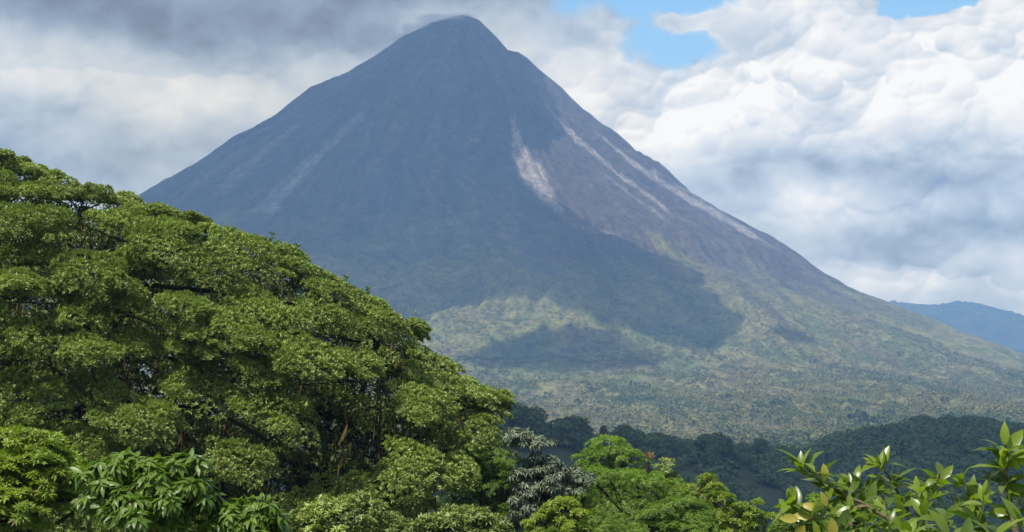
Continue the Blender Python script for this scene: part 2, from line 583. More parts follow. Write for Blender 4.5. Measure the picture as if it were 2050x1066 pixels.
def slope_colours(V):
    x, y, z = V[:, 0], V[:, 1], V[:, 2]
    px, py = to_px(x, y, z)
    r = np.hypot(x - PX, y - PY)
    az = np.arctan2(x - PX, -(y - PY))
    front = (np.cos(az) > -.35)
    rock = np.array([0.090, 0.074, 0.070])
    dk = np.array([0.062, 0.062, 0.068])
    g = sm(fbm(az * 9 + 0.15 * pn(r / 300, az * 3), r / 700, 4), -.5, .5)[:, None]
    c = rock * g + dk * (1 - g)
    wob = 0.12 * pn(r / 420, az * 2.0) + .03 * pn(r / 120, az * 5)
    ln = np.abs(pn((az + wob) * 17, r / 420 + 9)) * .5 + np.abs(pn((az + wob * 1.3) * 43, r / 200 + 19)) * .5
    c = c * (.80 + .45 * sm(ln, .05, .5))[:, None]
    # reddish right flank
    rd = (sm(px, 1020, 1150) * (1 - sm(r, 900, 1150)))[:, None] * .7
    c = c * (1 - rd) + np.array([0.078, 0.052, 0.044]) * rd
    # brushy green begins lower down, along the gullies
    n = fbm(x / 130, y / 130, 4); n2 = fbm(x / 34 + 9, y / 34, 3)
    nn = fbm(az * 14, r / 260, 4)
    lim = 900 + 130 * np.cos(az - .2)
    v = sm(r + 150 * n + 130 * nn, 780, 1200)
    v = np.clip(v, 0, 1)
    veg_c = np.array([0.165, 0.155, 0.055])
    c = c * (1 - v[:, None]) + veg_c * v[:, None]
    # the yellow-green grass tongue on the right flank
    d, t = seg_dist(px, py, [(1290, 480), (1375, 520), (1440, 580), (1510, 640), (1620, 690), (1780, 720)])
    yk = np.exp(-(d / (22 + 26 * t)) ** 2) * sm(n2 + .3 * nn, -.45, .7) * front
    c = c * (1 - .75 * yk[:, None]) + np.array([0.18, 0.165, 0.055]) * .75 * yk[:, None]
    # dark old lava bands running down the right flank
    for poly, wd in (([(1400, 500), (1480, 570), (1570, 640), (1680, 690), (1800, 725)], 20), ([(1500, 500), (1600, 580), (1760, 655)], 13),
                     ([(1180, 440), (1290, 500), (1390, 560), (1440, 600)], 15), ([(1850, 700), (1960, 760), (2060, 800)], 9)):
        d, t = seg_dist(px, py, poly)
        k_ = np.exp(-(d / wd) ** 2) * sm(nn + .6 * n2, -.4, .5) * front * .7
        c = c * (1 - k_[:, None]) + np.array([0.062, 0.050, 0.046]) * k_[:, None]
    # low plain: olive to brown patches
    lo = sm(r, 1000, 1300)
    pb = sm(n + .4 * n2, -.1, .45) * lo
    c = c * (1 - .65 * pb[:, None]) + np.array([0.165, 0.135, 0.060]) * .65 * pb[:, None]
    pg = sm(-n + .4 * n2, .0, .5) * lo
    c = c * (1 - .7 * pg[:, None]) + np.array([0.085, 0.108, 0.034]) * .7 * pg[:, None]
    # pale debris chutes
    S = [([(1022, 225), (1034, 270), (1040, 305), (1062, 345), (1090, 385), (1112, 412), (1135, 445)], [4, 8, 13, 21, 17, 9, 5], .62, (0.44, 0.36, 0.30)),
         ([(1086, 202), (1108, 228), (1132, 255), (1160, 283), (1192, 310), (1235, 348), (1290, 385), (1330, 418), (1360, 448)], [3, 4, 5, 6, 5, 5, 6, 6, 4], .55, (0.40, 0.33, 0.28)),
         ([(1190, 262), (1225, 292), (1262, 322), (1320, 362), (1385, 402), (1440, 432), (1520, 478), (1570, 510)], [2, 4, 6, 7, 9, 9, 6, 3], .60, (0.40, 0.35, 0.31)),
         ([(1300, 335), (1350, 368), (1420, 405), (1480, 440)], [2, 3, 4, 2], .35, (0.36, 0.31, 0.28)),
         ([(1205, 345), (1250, 380), (1310, 425), (1350, 455)], [3, 4, 5, 4], .3, (0.36, 0.30, 0.26)),
         ([(1120, 440), (1190, 462), (1250, 470)], [5, 7, 4], .35, (0.30, 0.25, 0.2)),
         ([(745, 212), (690, 262), (640, 308), (580, 365), (530, 415), (490, 450)], [6, 10, 12, 18, 20, 16], .42, (0.34, 0.30, 0.28)),
         ([(655, 300), (610, 345), (560, 395), (530, 440)], [4, 8, 12, 12], .30, (0.34, 0.3, 0.28)),
         ([(600, 250), (540, 290), (480, 345), (430, 400)], [6, 8, 14, 16], .28, (0.3, 0.27, 0.25)),
         ([(500, 290), (430, 340), (370, 385)], [5, 8, 12], .22, (0.3, 0.27, 0.25)),
         ([(800, 180), (770, 240), (745, 300)], [4, 6, 5], .12, (0.3, 0.27, 0.25)),
         ([(880, 250), (868, 340), (850, 430)], [6, 9, 6], .10, (0.3, 0.27, 0.25)),
         ([(940, 281), (965, 280)], [5, 4], .55, (0.34, 0.2, 0.12))]
    fine = sm(fbm(az * 60, r / 90, 3), -.55, .35)
    for poly, wd, k, colr in S:
        d, t = seg_dist(px, py, poly)
        w_ = np.interp(t, np.linspace(0, 1, len(wd)), wd) * (1.15 if max(wd) > 20 and len(wd) == 7 else .85)
        mk = (1 - sm(d + 3.5 * n2, w_ * .55, w_ * 1.25)) * np.interp(t, [0, .08, .85, 1], [0, 1, 1, 0.0]) * k * (0.55 + .45 * fine) * front * (y < PY)
        mk = np.clip(mk * 1.0, 0, 1)
        c = c * (1 - mk[:, None]) + np.array(colr) * mk[:, None]
        v = v * (1 - mk)
    return c, np.clip(v, 0, 1)


def build_terrain():
    a1 = np.radians(np.linspace(-27, 27, 900))
    a0 = np.radians(np.concatenate([np.linspace(-180, -60, 40)[:-1], np.linspace(-60, -27, 60)[:-1]]))
    a2 = -a0[::-1]
    A = np.concatenate([a0, a1, a2])
    na = len(A)
    rows = np.concatenate([[0.3, 1, 2, 3], np.geomspace(4, 560, 170), np.linspace(560, 1250, 150)[1:],
                           np.linspace(1250, 4300, 950)[1:], np.geomspace(4300, 6800, 60)[1:]])
    nr = len(rows)
    split = int(np.argmin(abs(rows - 1250)))
    R, T = np.meshgrid(rows, A, indexing='ij')
    # inside the view fan rows are lines of equal forward distance
    k = np.where(np.abs(T) < math.radians(60), 1 / np.cos(T), 2.0)
    D = np.minimum(R * k, 6800)
    X = D * np.sin(T); Y = D * np.cos(T)
    Z = terrain(X, Y)
    V = np.stack([X, Y, Z], -1)

    def sheet(name, r0, r1, mat, attrs=None):
        v = V[r0:r1 + 1].reshape(-1, 3)
        n = r1 - r0
        i = np.arange(n)[:, None] * na + np.arange(na - 1)[None, :]
        q = np.stack([i, i + 1, i + na + 1, i + na], -1)[..., ::-1].reshape(-1)
        at_ = attrs(v) if attrs else {}
        return mesh_np(name, v, q, np.full(n * (na - 1), 4), mat, smooth=True, attrs=at_)
    g = sheet('ground', 0, split, ground_mat())
    tag(g, 'dark green valley floor and shaded near ridge below the volcano', None, None, 'structure')

    def at_(v):
        c, veg = slope_colours(v)
        return {'slope_colour': c, 'veg': veg}
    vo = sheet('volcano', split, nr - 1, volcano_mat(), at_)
    tag(vo, 'steep conical volcano with pale debris chutes and green brushy foot', None, None, 'structure')


build_terrain()


# distant forested ridge at the right
def build_far_ridge():
    m, nt, out = new_mat('far_ridge')
    o = objco()
    n = noise(o, 0.012, 6, .65)
    c = mixc(step(n, .4, .6), (0.02, 0.03, 0.022), (0.055, 0.07, 0.04))
    p = principled(c, .95, .1, n, 1, 14)
    nt.links.new(p.outputs[0], out.inputs[0])
    pts = [(1500, 640), (1700, 612), (1780, 603), (1830, 610), (1870, 611), (1910, 604), (1945, 605), (1985, 616), (2020, 625), (2060, 634), (2150, 650), (2300, 640), (2600, 690)]
    xs = np.linspace(1400, 2900, 500)
    t = np.linspace(-1, 1, 90)
    Yr = 5700.0
    top = (720 - np.interp(xs, *zip(*pts))) / F * Yr
    X, Tt = np.meshgrid((xs - 1025) / F * Yr, t, indexing='ij')
    Y = Yr + Tt * 800
    prof = (1 - np.abs(Tt) ** 1.2)
    sp2 = 0.55 + .45 * np.cos(X / 240.0 + 2 * fbm(X / 900, Y / 900, 2))
    Z = -95 + (top[:, None] + 95) * (prof ** (1 + .5 * sp2 * np.abs(Tt)))
    Z += fbm(X / 160, Y / 160, 5) * 22 * (0.15 + np.abs(Tt)) + 6 * fbm(X / 26, Y / 26, 3)
    n0, n1 = X.shape
    i = np.arange(n0 - 1)[:, None] * n1 + np.arange(n1 - 1)[None, :]
    q = np.stack([i, i + n1, i + n1 + 1, i + 1], -1).reshape(-1)
    o = mesh_np('distant_hills', np.stack([X, Y, Z], -1).reshape(-1, 3), q, np.full((n0 - 1) * (n1 - 1), 4), m, smooth=True)
    tag(o, 'distant blue forested ridge behind the right foot of the volcano', None, None, 'structure')


build_far_ridge()


# ------------------------------------------------------------ clouds that shade the cone
def inside(px, py, poly):
    r = np.zeros(px.shape, bool)
    n = len(poly)
    for i in range(n):
        x1, y1 = poly[i]; x2, y2 = poly[(i + 1) % n]
        c = ((y1 > py) != (y2 > py)) & (px < (x2 - x1) * (py - y1) / (y2 - y1 + 1e-9) + x1)
        r ^= c
    return r


def build_clouds():
    ZC = 1330.0
    s = np.array(TO_SUN)
    st = 12.0
    gx = np.arange(-1500, 1150, st); gy = np.arange(-500, 4420, st)
    X, Y = np.meshgrid(gx, gy, indexing='ij')
    hx = X.copy(); hy = Y.copy(); hz = np.full(X.shape, 1e9); done = np.zeros(X.shape, bool)
    q = 10.0
    hgx = np.arange(-1600, 2400, q); hgy = np.arange(-600, 5000, q)
    H = terrain(*np.meshgrid(hgx, hgy, indexing='ij'))
    for zz in np.linspace(900, -90, 240):
        k = (ZC - zz) / s[2]
        x = X - s[0] * k; y = Y - s[1] * k
        u = np.clip((x - hgx[0]) / q, 0, len(hgx) - 1.001); v = np.clip((y - hgy[0]) / q, 0, len(hgy) - 1.001)
        i = u.astype(int); j = v.astype(int); u -= i; v -= j
        h = (H[i, j] * (1 - u) + H[i + 1, j] * u) * (1 - v) + (H[i, j + 1] * (1 - u) + H[i + 1, j + 1] * u) * v
        m_ = (~done) & (h >= zz)
        hx[m_] = x[m_]; hy[m_] = y[m_]; hz[m_] = zz; done |= m_
        # (first height at which the falling ray meets the ground)
    hz = np.where(done, hz, -80.0)
    px, py = to_px(hx, hy, hz)
    A = [(1030, 20), (1052, 108), (1085, 190), (1120, 250), (1112, 285), (1085, 303), (1050, 298), (1030, 285), (1022, 320), (1045, 372), (1090, 408),
         (1140, 430), (1180, 470), (1260, 500), (1330, 520), (1385, 560), (1420, 600), (1470, 650), (1450, 690), (1390, 705), (1330, 690), (1240, 658),
         (1150, 622), (1080, 600), (1020, 594), (900, 620), (840, 650), (700, 700), (300, 700), (-400, 700), (-400, -200), (1030, -200)]
    ma = inside(px, py, A) & (hy > 1500)
    ma |= (hy > PY - 20) & (hx < PX + 160) & (hx > -1300)
    ma |= (hx < -420) & (hy > 2300) & (hx > -1400)
    Cm = [(900, 715), (960, 700), (1010, 678), (1080, 668), (1170, 662), (1240, 690), (1300, 718), (1330, 738), (1250, 742), (1190, 752), (1080, 750), (960, 742)]
    mc = inside(px, py, Cm) & (hy > 1500)
    Dm = [(1560, 660), (1640, 672), (1600, 690), (1540, 672)]
    md = inside(px, py, Dm) & (hy > 1500)
    cY = np.interp(1025 + F * hx / np.maximum(hy, 60), CX, CD)
    mb = (hy > 250 + 30 * fbm(hx / 90, hy / 90, 2)) & (hy < cY + 18) & (hx > -260) & (hx < 620)
    for nm, mk, bl, lab in (
            ('cloud', ma, 9, 'grey cloud hanging over the volcano cone and shading its face'),
            ('cloud', mc | md, 4, 'small cloud shading the lava mound at the foot of the volcano'),
            ('cloud', mb, 4, 'low cloud shading the near ridge and the right hand hill')):
        e = blur(mk.astype(float), bl)
        n_ = fbm(X / 130, Y / 130, 5, .6)
        f = sm(e + .55 * n_ * np.exp(-((e - .5) / .42) ** 2) , .22, .86)
        f = f * (1 - .30 * sm(n_, .25, .8))
        if mk is mb:
            f = f * .70
        keep = f > .02
        cell = keep[:-1, :-1] | keep[1:, :-1] | keep[:-1, 1:] | keep[1:, 1:]
        n1 = X.shape[1]
        th = 10 + 90 * np.sqrt(blur(mk.astype(float), 14)) * (1 + .5 * fbm(X / 110, Y / 110, 4))
        top = np.stack([X, Y, ZC + th * f], -1).reshape(-1, 3)
        bot = np.stack([X, Y, ZC - 3 - .25 * th * f], -1).reshape(-1, 3)
        ii, jj = np.nonzero(cell)
        i = ii * n1 + jj
        q1 = np.stack([i, i + n1, i + n1 + 1, i + 1], -1)
        q2 = q1[:, ::-1] + len(top)
        V = np.concatenate([top, bot]); Q = np.concatenate([q1, q2])
        used = np.unique(Q)
        mp = np.zeros(len(V), int); mp[used] = np.arange(len(used))
        ff = np.concatenate([f.ravel(), f.ravel()])[used]
        o = mesh_np(nm, V[used], mp[Q].ravel(), np.full(len(Q), 4), M_CLOUD, smooth=True, attrs={'cover': ff})
        tag(o, lab, None, None, 'structure')


def cloud_mat():
    m, nt, out = new_mat('cloud')
    f = attr('cover')
    d = nt.nodes.new('ShaderNodeBsdfDiffuse'); d.inputs[0].default_value = (.85, .86, .88, 1)
    t = nt.nodes.new('ShaderNodeBsdfTranslucent'); t.inputs[0].default_value = (.75, .8, .88, 1)
    a = nt.nodes.new('ShaderNodeMixShader'); a.inputs[0].default_value = .35
    nt.links.new(d.outputs[0], a.inputs[1]); nt.links.new(t.outputs[0], a.inputs[2])
    tr = nt.nodes.new('ShaderNodeBsdfTransparent')
    b = nt.nodes.new('ShaderNodeMixShader')
    al = step(f, .05, .9) * 0.80
    nt.links.new(al.v, b.inputs[0])
    nt.links.new(tr.outputs[0], b.inputs[1]); nt.links.new(a.outputs[0], b.inputs[2])
    nt.links.new(b.outputs[0], out.inputs[0])
    return m


M_CLOUD = cloud_mat()
build_clouds()


# ------------------------------------------------------------ leaves
def unit(v):
    return v / (np.linalg.norm(v, axis=-1, keepdims=True) + 1e-9)


def leaves(P, D, N, L, W, tint, full=False, curl=0.18):
    """returns vertices, loops, sizes, tint for one leaf per row"""
    n = len(P)
    L = np.broadcast_to(L, n)[:, None]; W = np.broadcast_to(W, n)[:, None]
    S = unit(np.cross(D, N)); N = np.cross(S, D)
    curl = curl * rng.uniform(.1, 1.9, (n, 1))
    if not full:
        V = np.stack([P, P + D * L * .45 + S * W * .5 + N * W * .16, P + D * L - N * L * curl, P + D * L * .45 - S * W * .5 + N * W * .16], 1)
        b = np.arange(n)[:, None] * 4
        lp = np.concatenate([b + np.array([[0, 1, 2]]), b + np.array([[0, 2, 3]])], 1).ravel()
        return V.reshape(-1, 3), lp, np.full(2 * n, 3), np.repeat(tint, 4)
    ts = [.18, .45, .72]; ws = [.62, 1.0, .72]
    rows = [P]
    for t, w in zip(ts, ws):
        c = P + D * L * t - N * L * curl * t * t
        rows += [c + S * W * .5 * w + N * W * .14 * w, c, c - S * W * .5 * w + N * W * .14 * w]
    rows.append(P + D * L - N * L * curl * 1.15)
    V = np.stack(rows, 1)
    b = np.arange(n)[:, None] * 11
    tri = [[0, 1, 2], [0, 2, 3], [7, 10, 8], [8, 10, 9]]
    quad = [[1, 4, 5, 2], [2, 5, 6, 3], [4, 7, 8, 5], [5, 8, 9, 6]]
    lp = np.concatenate([b + np.array([t]) for t in tri + quad], 1).ravel()
    sz = np.tile([3] * 4 + [4] * 4, n)
    return V.reshape(-1, 3), lp, sz, np.repeat(tint, 11)


class LeafBag:
    def __init__(s):
        s.V = []; s.L = []; s.S = []; s.T = []; s.n = 0

    def add(s, r):
        V, L, S, T = r
        s.V.append(V); s.L.append(L + s.n); s.S.append(S); s.T.append(T)
        s.n += len(V)

    def build(s, name, mat, parent, loc, smooth=False):
        o = mesh_np(name, np.concatenate(s.V), np.concatenate(s.L), np.concatenate(s.S), mat, smooth=smooth,
                    attrs={'tint': np.concatenate(s.T)})
        return local(o, parent, loc)


def whorls(P, A, k, L, W, spread=.85, lift=.35, droop=0.0, jit=.35, full=False, curl=.18, old=0.01, tint0=None):
    """k leaves radiating round each tip P with axis A"""
    n = len(P)
    A = unit(A)
    ref = np.where(np.abs(A[:, 2:3]) > .9, np.array([[1., 0, 0]]), np.array([[0, 0, 1.]]))
    B = unit(np.cross(A, ref)); C = np.cross(A, B)
    ph = rng.uniform(0, 6.28, (n, 1)) + np.arange(k)[None] * (6.283 / k) + rng.normal(0, .25, (n, k))
    sp = spread * rng.uniform(.7, 1.15, (n, k))
    rad = B[:, None] * np.cos(ph)[..., None] + C[:, None] * np.sin(ph)[..., None]
    D = rad * sp[..., None] + A[:, None] * (lift * rng.uniform(.5, 1.6, (n, k)))[..., None]
    D = D + rng.normal(0, jit * .5, (n, k, 3))
    D[..., 2] -= droop
    D = unit(D)
    N = unit(A[:, None] * 1.0 + rng.normal(0, jit * .6, (n, k, 3)) + np.array([0, 0, .3]))
    PP = np.repeat(P, k, 0) + D.reshape(-1, 3) * .06 * L
    tb = rng.uniform(.15, .85, n) if tint0 is None else tint0
    t = np.clip(np.repeat(tb, k) + rng.normal(0, .18, n * k), 0, 1)
    t = np.where(rng.random(n * k) < old, 2.5, t)
    ll = L * rng.uniform(.7, 1.2, n * k)
    return leaves(PP, D.reshape(-1, 3), N.reshape(-1, 3), ll, ll * (W / L), t, full, curl)


def pad_tips(C, R, flat, nsub, nw, up=None, under=-0.25, cut=False):
    """tips and axes on domed pads made of smaller domes. C (n,3) pad tops centres, R (n,) radii"""
    n = len(C)
    up = np.tile([0, 0, 1.], (n, 1)) if up is None else up
    rr = np.sqrt(rng.random((n, nsub))); ph = rng.uniform(0, 6.283, (n, nsub))
    off = np.stack([np.cos(ph) * rr, np.sin(ph) * rr, flat * (1 - rr ** 2) * 1.4 + rng.normal(0, .05, rr.shape)], -1) * R[:, None, None]
    sx = off + C[:, None]
    tilt = np.stack([up[:, 0], up[:, 1]], -1)[:, None] * off[..., :2]
    sx[..., 2] -= tilt.sum(-1) * .8
    rs = R[:, None] * rng.uniform(.22, .36, (n, nsub))
    d = rng.normal(0, 1, (n, nsub, nw, 3))
    d = unit(d)
    lo = d[..., 2] < under
    d[..., 2] = np.where(lo, -d[..., 2], d[..., 2])
    q = sx[:, :, None] + d * rs[:, :, None, None] * np.array([1, 1, .62]) * rng.uniform(.75, 1.08, (n, nsub, nw, 1))
    zb = C[:, None, None, 2] - .02 * R[:, None, None]
    if cut:
        q[..., 2] = np.where(q[..., 2] < zb, 2 * zb - q[..., 2] * 1.0, q[..., 2])
        q[..., 2] = np.minimum(q[..., 2], C[:, None, None, 2] + 1.1 * R[:, None, None])
    ax = unit(d * .9 + np.array([0, 0, .75]) + off[:, :, None] / R[:, None, None, None] * .35)
    return q.reshape(-1, 3), ax.reshape(-1, 3)


def cushion_tips(C, R, flat, nw, up):
    """tips on closed rounded cushions of foliage with a flat shaded underside"""
    n = len(C)
    d = unit(rng.normal(0, 1, (n, nw, 3)))
    d[..., 2] = np.abs(d[..., 2])
    lob = unit(rng.normal(0, 1, (n, 9, 3))); lob[..., 2] = np.abs(lob[..., 2])
    k = np.einsum('nwi,nli->nwl', d, lob).max(-1)
    r = (.62 + .46 * np.clip(k, 0, 1) ** 6) * np.where(rng.random((n, nw)) < .82, rng.uniform(.93, 1.05, (n, nw)), rng.uniform(.55, .95, (n, nw)))
    q = d * r[..., None] * R[:, None, None] * np.array([1, 1, flat])
    q[..., 2] -= (up[:, None, :2] * q[..., :2]).sum(-1) * .9
    q = q + C[:, None]
    ax = unit(d * np.array([1, 1, 1.3]) + np.array([0, 0, .45]))
    return q.reshape(-1, 3), ax.reshape(-1, 3)


# ------------------------------------------------------------ branches
def tube(pts, rad, sides=6):
    pts = np.asarray(pts, float); n = len(pts)
    T = np.gradient(pts, axis=0); T = unit(T)
    ref = np.array([0.31, .9, .13])
    B = unit(np.cross(T, ref)); C = np.cross(T, B)
    a = np.arange(sides) * 6.2832 / sides
    V = pts[:, None] + (B[:, None] * np.cos(a)[None, :, None] + C[:, None] * np.sin(a)[None, :, None]) * np.asarray(rad)[:, None, None]
    V = V.reshape(-1, 3)
    Q = []
    for i in range(n - 1):
        for j in range(sides):
            k = (j + 1) % sides
            Q.append([i * sides + j, i * sides + k, (i + 1) * sides + k, (i + 1) * sides + j])
    return V, np.array(Q)


class TubeBag:
    def __init__(s):
        s.V = []; s.Q = []; s.n = 0

    def add(s, pts, rad, sides=6):
        V, Q = tube(pts, rad, sides)
        s.V.append(V); s.Q.append(Q + s.n); s.n += len(V)

    def build(s, name, mat, parent, loc):
        Q = np.concatenate(s.Q)
        o = mesh_np(name, np.concatenate(s.V), Q.ravel(), np.full(len(Q), 4), mat, smooth=True)
        return local(o, parent, loc)


def grow(tb, root, crotch, targets, r0, rtip=.02, wob=.12, sides=6, pw=.55):
    """skeleton: trunk root->crotch, then each target joins the nearest node nearer the crotch"""
    nodes = [np.array(root, float), np.array(crotch, float)]
    par = [-1, 0]
    tg = sorted([np.array(t, float) for t in targets], key=lambda t: np.linalg.norm(t - nodes[1]))
    for t in tg:
        best, bi = 1e9, 1
        dt = np.linalg.norm(t - nodes[1])
        for i in range(1, len(nodes)):
            dn = np.linalg.norm(nodes[i] - nodes[1])
            if dn > dt * .93 and i > 1:
                continue
            c = np.linalg.norm(t - nodes[i]) + .25 * dn + (1.5 * max(0, nodes[i][2] - t[2]))
            if c < best:
                best, bi = c, i
        a = nodes[bi]
        ln = np.linalg.norm(t - a)
        nseg = max(1, int(ln / max(dt, .01) * 4))
        prev = bi
        for s in range(1, nseg + 1):
            f = s / nseg
            p = a + (t - a) * f
            if s < nseg:
                p = p + np.array([random.gauss(0, wob), random.gauss(0, wob), random.gauss(0, wob) - .12 * ln * math.sin(f * 3.14)])
            nodes.append(p); par.append(prev); prev = len(nodes) - 1
    cnt = [0] * len(nodes)
    kids = [[] for _ in nodes]
    for i, p in enumerate(par):
        if p >= 0: kids[p].append(i)
    order = list(range(len(nodes)))[::-1]
    for i in order:
        if not kids[i]: cnt[i] = 1
        if par[i] >= 0: cnt[par[i]] += cnt[i]
    tot = max(cnt[1], 1)
    rad = [max(rtip, r0 * (c / tot) ** pw) for c in cnt]
    rad[0] = r0 * 1.35
    # chains
    for i in range(1, len(nodes)):
        p = par[i]
        first = (kids[p][0] == i) if kids[p] else True
        if not first or p == 0:
            ch = [p, i]
            rr = [min(rad[p], rad[i] * 1.25), rad[i]]
            j = i
            while kids[j]:
                j = kids[j][0]
                ch.append(j); rr.append(rad[j])
            if p == 0: rr[0] = rad[0]
            P = np.array([nodes[c] for c in ch])
            tb.add(P, rr, sides)


def ground_z(x, y):
    return float(terrain(np.array([x]), np.array([y]))[0])


# ------------------------------------------------------------ the great tree on the left
OUT = [(-700, 330), (-300, 280), (0, 290), (75, 316), (135, 352), (205, 360), (270, 384), (330, 408), (400, 424), (470, 458), (520, 458), (565, 476), (600, 497),
       (650, 528), (700, 560), (740, 578), (800, 616), (835, 648), (858, 700), (885, 728), (960, 766), (1000, 794), (1022, 820)]


def outline(x):
    return np.interp(x, [p[0] for p in OUT], [p[1] for p in OUT])


def build_big_tree():
    Yc = 44.0
    C = []; R = []
    # pads that carry the silhouette
    def add(px, py, Y, r):
        C.append(at(px, py, Y)); R.append(r)
    xs = -620.0
    while xs < 1000:
        r = random.uniform(.62, 1.05)
        add(xs, outline(xs) + 14 + r * F / Yc * .50 + random.uniform(-4, 8), Yc - random.uniform(-1.0, 1.2), r)
        xs += random.uniform(40, 62)
    add(985, 822, 43, .55); add(965, 850, 42.4, .55); add(1000, 800, 43.2, .4); add(945, 800, 42.6, .7); add(975, 880, 43, .35)
    # front face, rows of pads stepping toward the viewer
    y = 60.0
    row = 0
    while y < 900:
        x = -640.0 + (row % 2) * 50
        while x < 1010:
            px = x + random.uniform(-34, 34); d = y + random.uniform(-24, 24)
            py = outline(px) + d
            x += random.uniform(96, 150)
            if py > 1130: continue
            if px > 900 and py > 900: continue
            if px > 780 and py > 980: continue
            # dark openings between the limbs
            hole = 0
            for (hx, hy, ax, ay, s_) in ((640, 850, 90, 110, .8), (520, 960, 240, 80, .92), (800, 930, 110, 70, .7), (200, 480, 34, 44, .95), (585, 650, 30, 50, .9),
                                         (760, 940, 100, 50, .7), (60, 600, 40, 26, .8), (300, 900, 90, 50, .9), (225, 560, 24, 40, .8),
                                         (330, 760, 60, 36, .75), (460, 700, 26, 22, .6), (100, 770, 60, 26, .7), (700, 720, 30, 22, .6)):
                q = ((px - hx) / ax) ** 2 + ((py - hy) / ay) ** 2
                if q < 1: hole = max(hole, s_)
            if random.random() < hole: continue
            t = min(1.0, d / 430)
            edge = max(0.0, (px - 620) / 400)
            Y = Yc - 8.5 * math.sqrt(max(0, 1 - (1 - t) ** 2)) * (1 - .45 * edge) + random.uniform(-1.1, .9)
            r = random.uniform(.65, 1.30) * (Y / Yc) ** .5
            add(px, py, Y, r)
        y += 60
        row += 1
    nfront = len(C)
    # deeper, shaded pads that close the crown behind the front ones, and its far side
    for _ in range(210):
        px = random.uniform(-640, 960); d = random.uniform(110, 620)
        py = outline(px) + d
        if py > 1150 or (px > 820 and py > 900): continue
        add(px, py, Yc + random.uniform(-2.2, 1.5) , random.uniform(.7, 1.1))
    for _ in range(110):
        px = random.uniform(-640, 940); d = random.uniform(70, 560)
        t = min(1, d / 480)
        add(px, outline(px) + d, Yc + 2 + 8 * math.sqrt(max(0, 1 - (1 - t) ** 2)) * random.uniform(.7, 1), random.uniform(.8, 1.2))
    C = np.array(C); R = np.array(R)
    base = np.array([*at(640, 900, 44)[:2], 0.0]); base[2] = ground_z(base[0], base[1])
    t = empty('spreading_tree', base, 'huge spreading tree with tiers of glossy dark green leaves filling the left side', 'tree')
    out = np.zeros((len(C), 3)); cc = C.mean(0)
    out[:, 0] = np.clip((C[:, 0] - cc[0]) / 12, -.5, .5); out[:, 1] = np.clip((C[:, 1] - cc[1]) / 14, -.5, .5)
    # lean pads outwards and towards the open side
    lb = LeafBag()
    pxs, _ = to_px(C[:, 0], C[:, 1], C[:, 2])
    front = (np.arange(len(C)) < nfront) & (pxs > -110)
    for sel, ns, nw in ((front, 1, 400), (front, 1, 0), (~front, 1, 230)):
        if nw:
            P, A = cushion_tips(C[sel], R[sel], .48, nw, out[sel])
        else:                                    # satellites that break up each cushion's edge
            nw = 130
            Cs = np.repeat(C[sel], 5, 0); Rs = np.repeat(R[sel], 5); a_ = rng.uniform(0, 6.283, len(Cs))
            dd = Rs * rng.uniform(.45, .95, len(Cs))
            Cs = Cs + np.stack([np.cos(a_) * dd, np.sin(a_) * dd, Rs * rng.uniform(-.22, .30, len(Cs))], -1)
            P, A = cushion_tips(Cs, Rs * rng.uniform(.32, .55, len(Cs)), .54, nw, np.repeat(out[sel], 5, 0))
            nw *= 5
        print('big tree pads', sel.sum(), 'whorls', len(P))
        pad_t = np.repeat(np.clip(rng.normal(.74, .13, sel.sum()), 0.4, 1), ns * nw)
        # young tips facing the sky tinted brighter, the sunlit top put into the colour
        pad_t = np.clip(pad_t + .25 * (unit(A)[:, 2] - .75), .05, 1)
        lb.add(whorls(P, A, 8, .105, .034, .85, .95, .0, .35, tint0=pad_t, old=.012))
    # leaves hanging under every front pad, their shade put into a dark tint
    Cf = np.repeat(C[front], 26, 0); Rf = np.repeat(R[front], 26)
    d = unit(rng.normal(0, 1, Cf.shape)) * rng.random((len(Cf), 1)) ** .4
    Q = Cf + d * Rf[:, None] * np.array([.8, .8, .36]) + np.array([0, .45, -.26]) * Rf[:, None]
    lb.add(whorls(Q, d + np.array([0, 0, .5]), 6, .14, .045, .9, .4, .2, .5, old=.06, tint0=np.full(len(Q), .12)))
    # the dense heart of the crown, leaves coloured darkest to deepen its shade
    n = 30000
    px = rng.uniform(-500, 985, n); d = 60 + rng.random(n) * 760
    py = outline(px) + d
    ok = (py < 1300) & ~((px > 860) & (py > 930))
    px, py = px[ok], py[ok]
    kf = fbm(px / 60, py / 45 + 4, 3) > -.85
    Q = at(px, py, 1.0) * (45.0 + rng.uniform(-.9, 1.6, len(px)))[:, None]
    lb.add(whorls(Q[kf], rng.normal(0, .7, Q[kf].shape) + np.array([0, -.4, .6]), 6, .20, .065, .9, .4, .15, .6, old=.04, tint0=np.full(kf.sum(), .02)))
    # loose sprays inside, a darker leaf tint adding to the shade
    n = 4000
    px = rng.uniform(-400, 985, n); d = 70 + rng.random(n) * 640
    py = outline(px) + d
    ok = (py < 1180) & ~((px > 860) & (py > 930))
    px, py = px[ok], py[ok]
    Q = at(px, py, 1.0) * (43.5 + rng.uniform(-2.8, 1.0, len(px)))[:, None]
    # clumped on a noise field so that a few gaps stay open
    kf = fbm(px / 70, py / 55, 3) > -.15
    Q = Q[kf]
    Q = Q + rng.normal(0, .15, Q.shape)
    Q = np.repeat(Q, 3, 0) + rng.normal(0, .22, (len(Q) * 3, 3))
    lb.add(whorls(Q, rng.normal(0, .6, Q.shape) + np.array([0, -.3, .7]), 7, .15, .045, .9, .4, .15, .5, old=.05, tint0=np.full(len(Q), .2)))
    # paler new growth in loose sprays over the crown
    k_ = rng.choice(np.nonzero(front)[0][30:], 60)
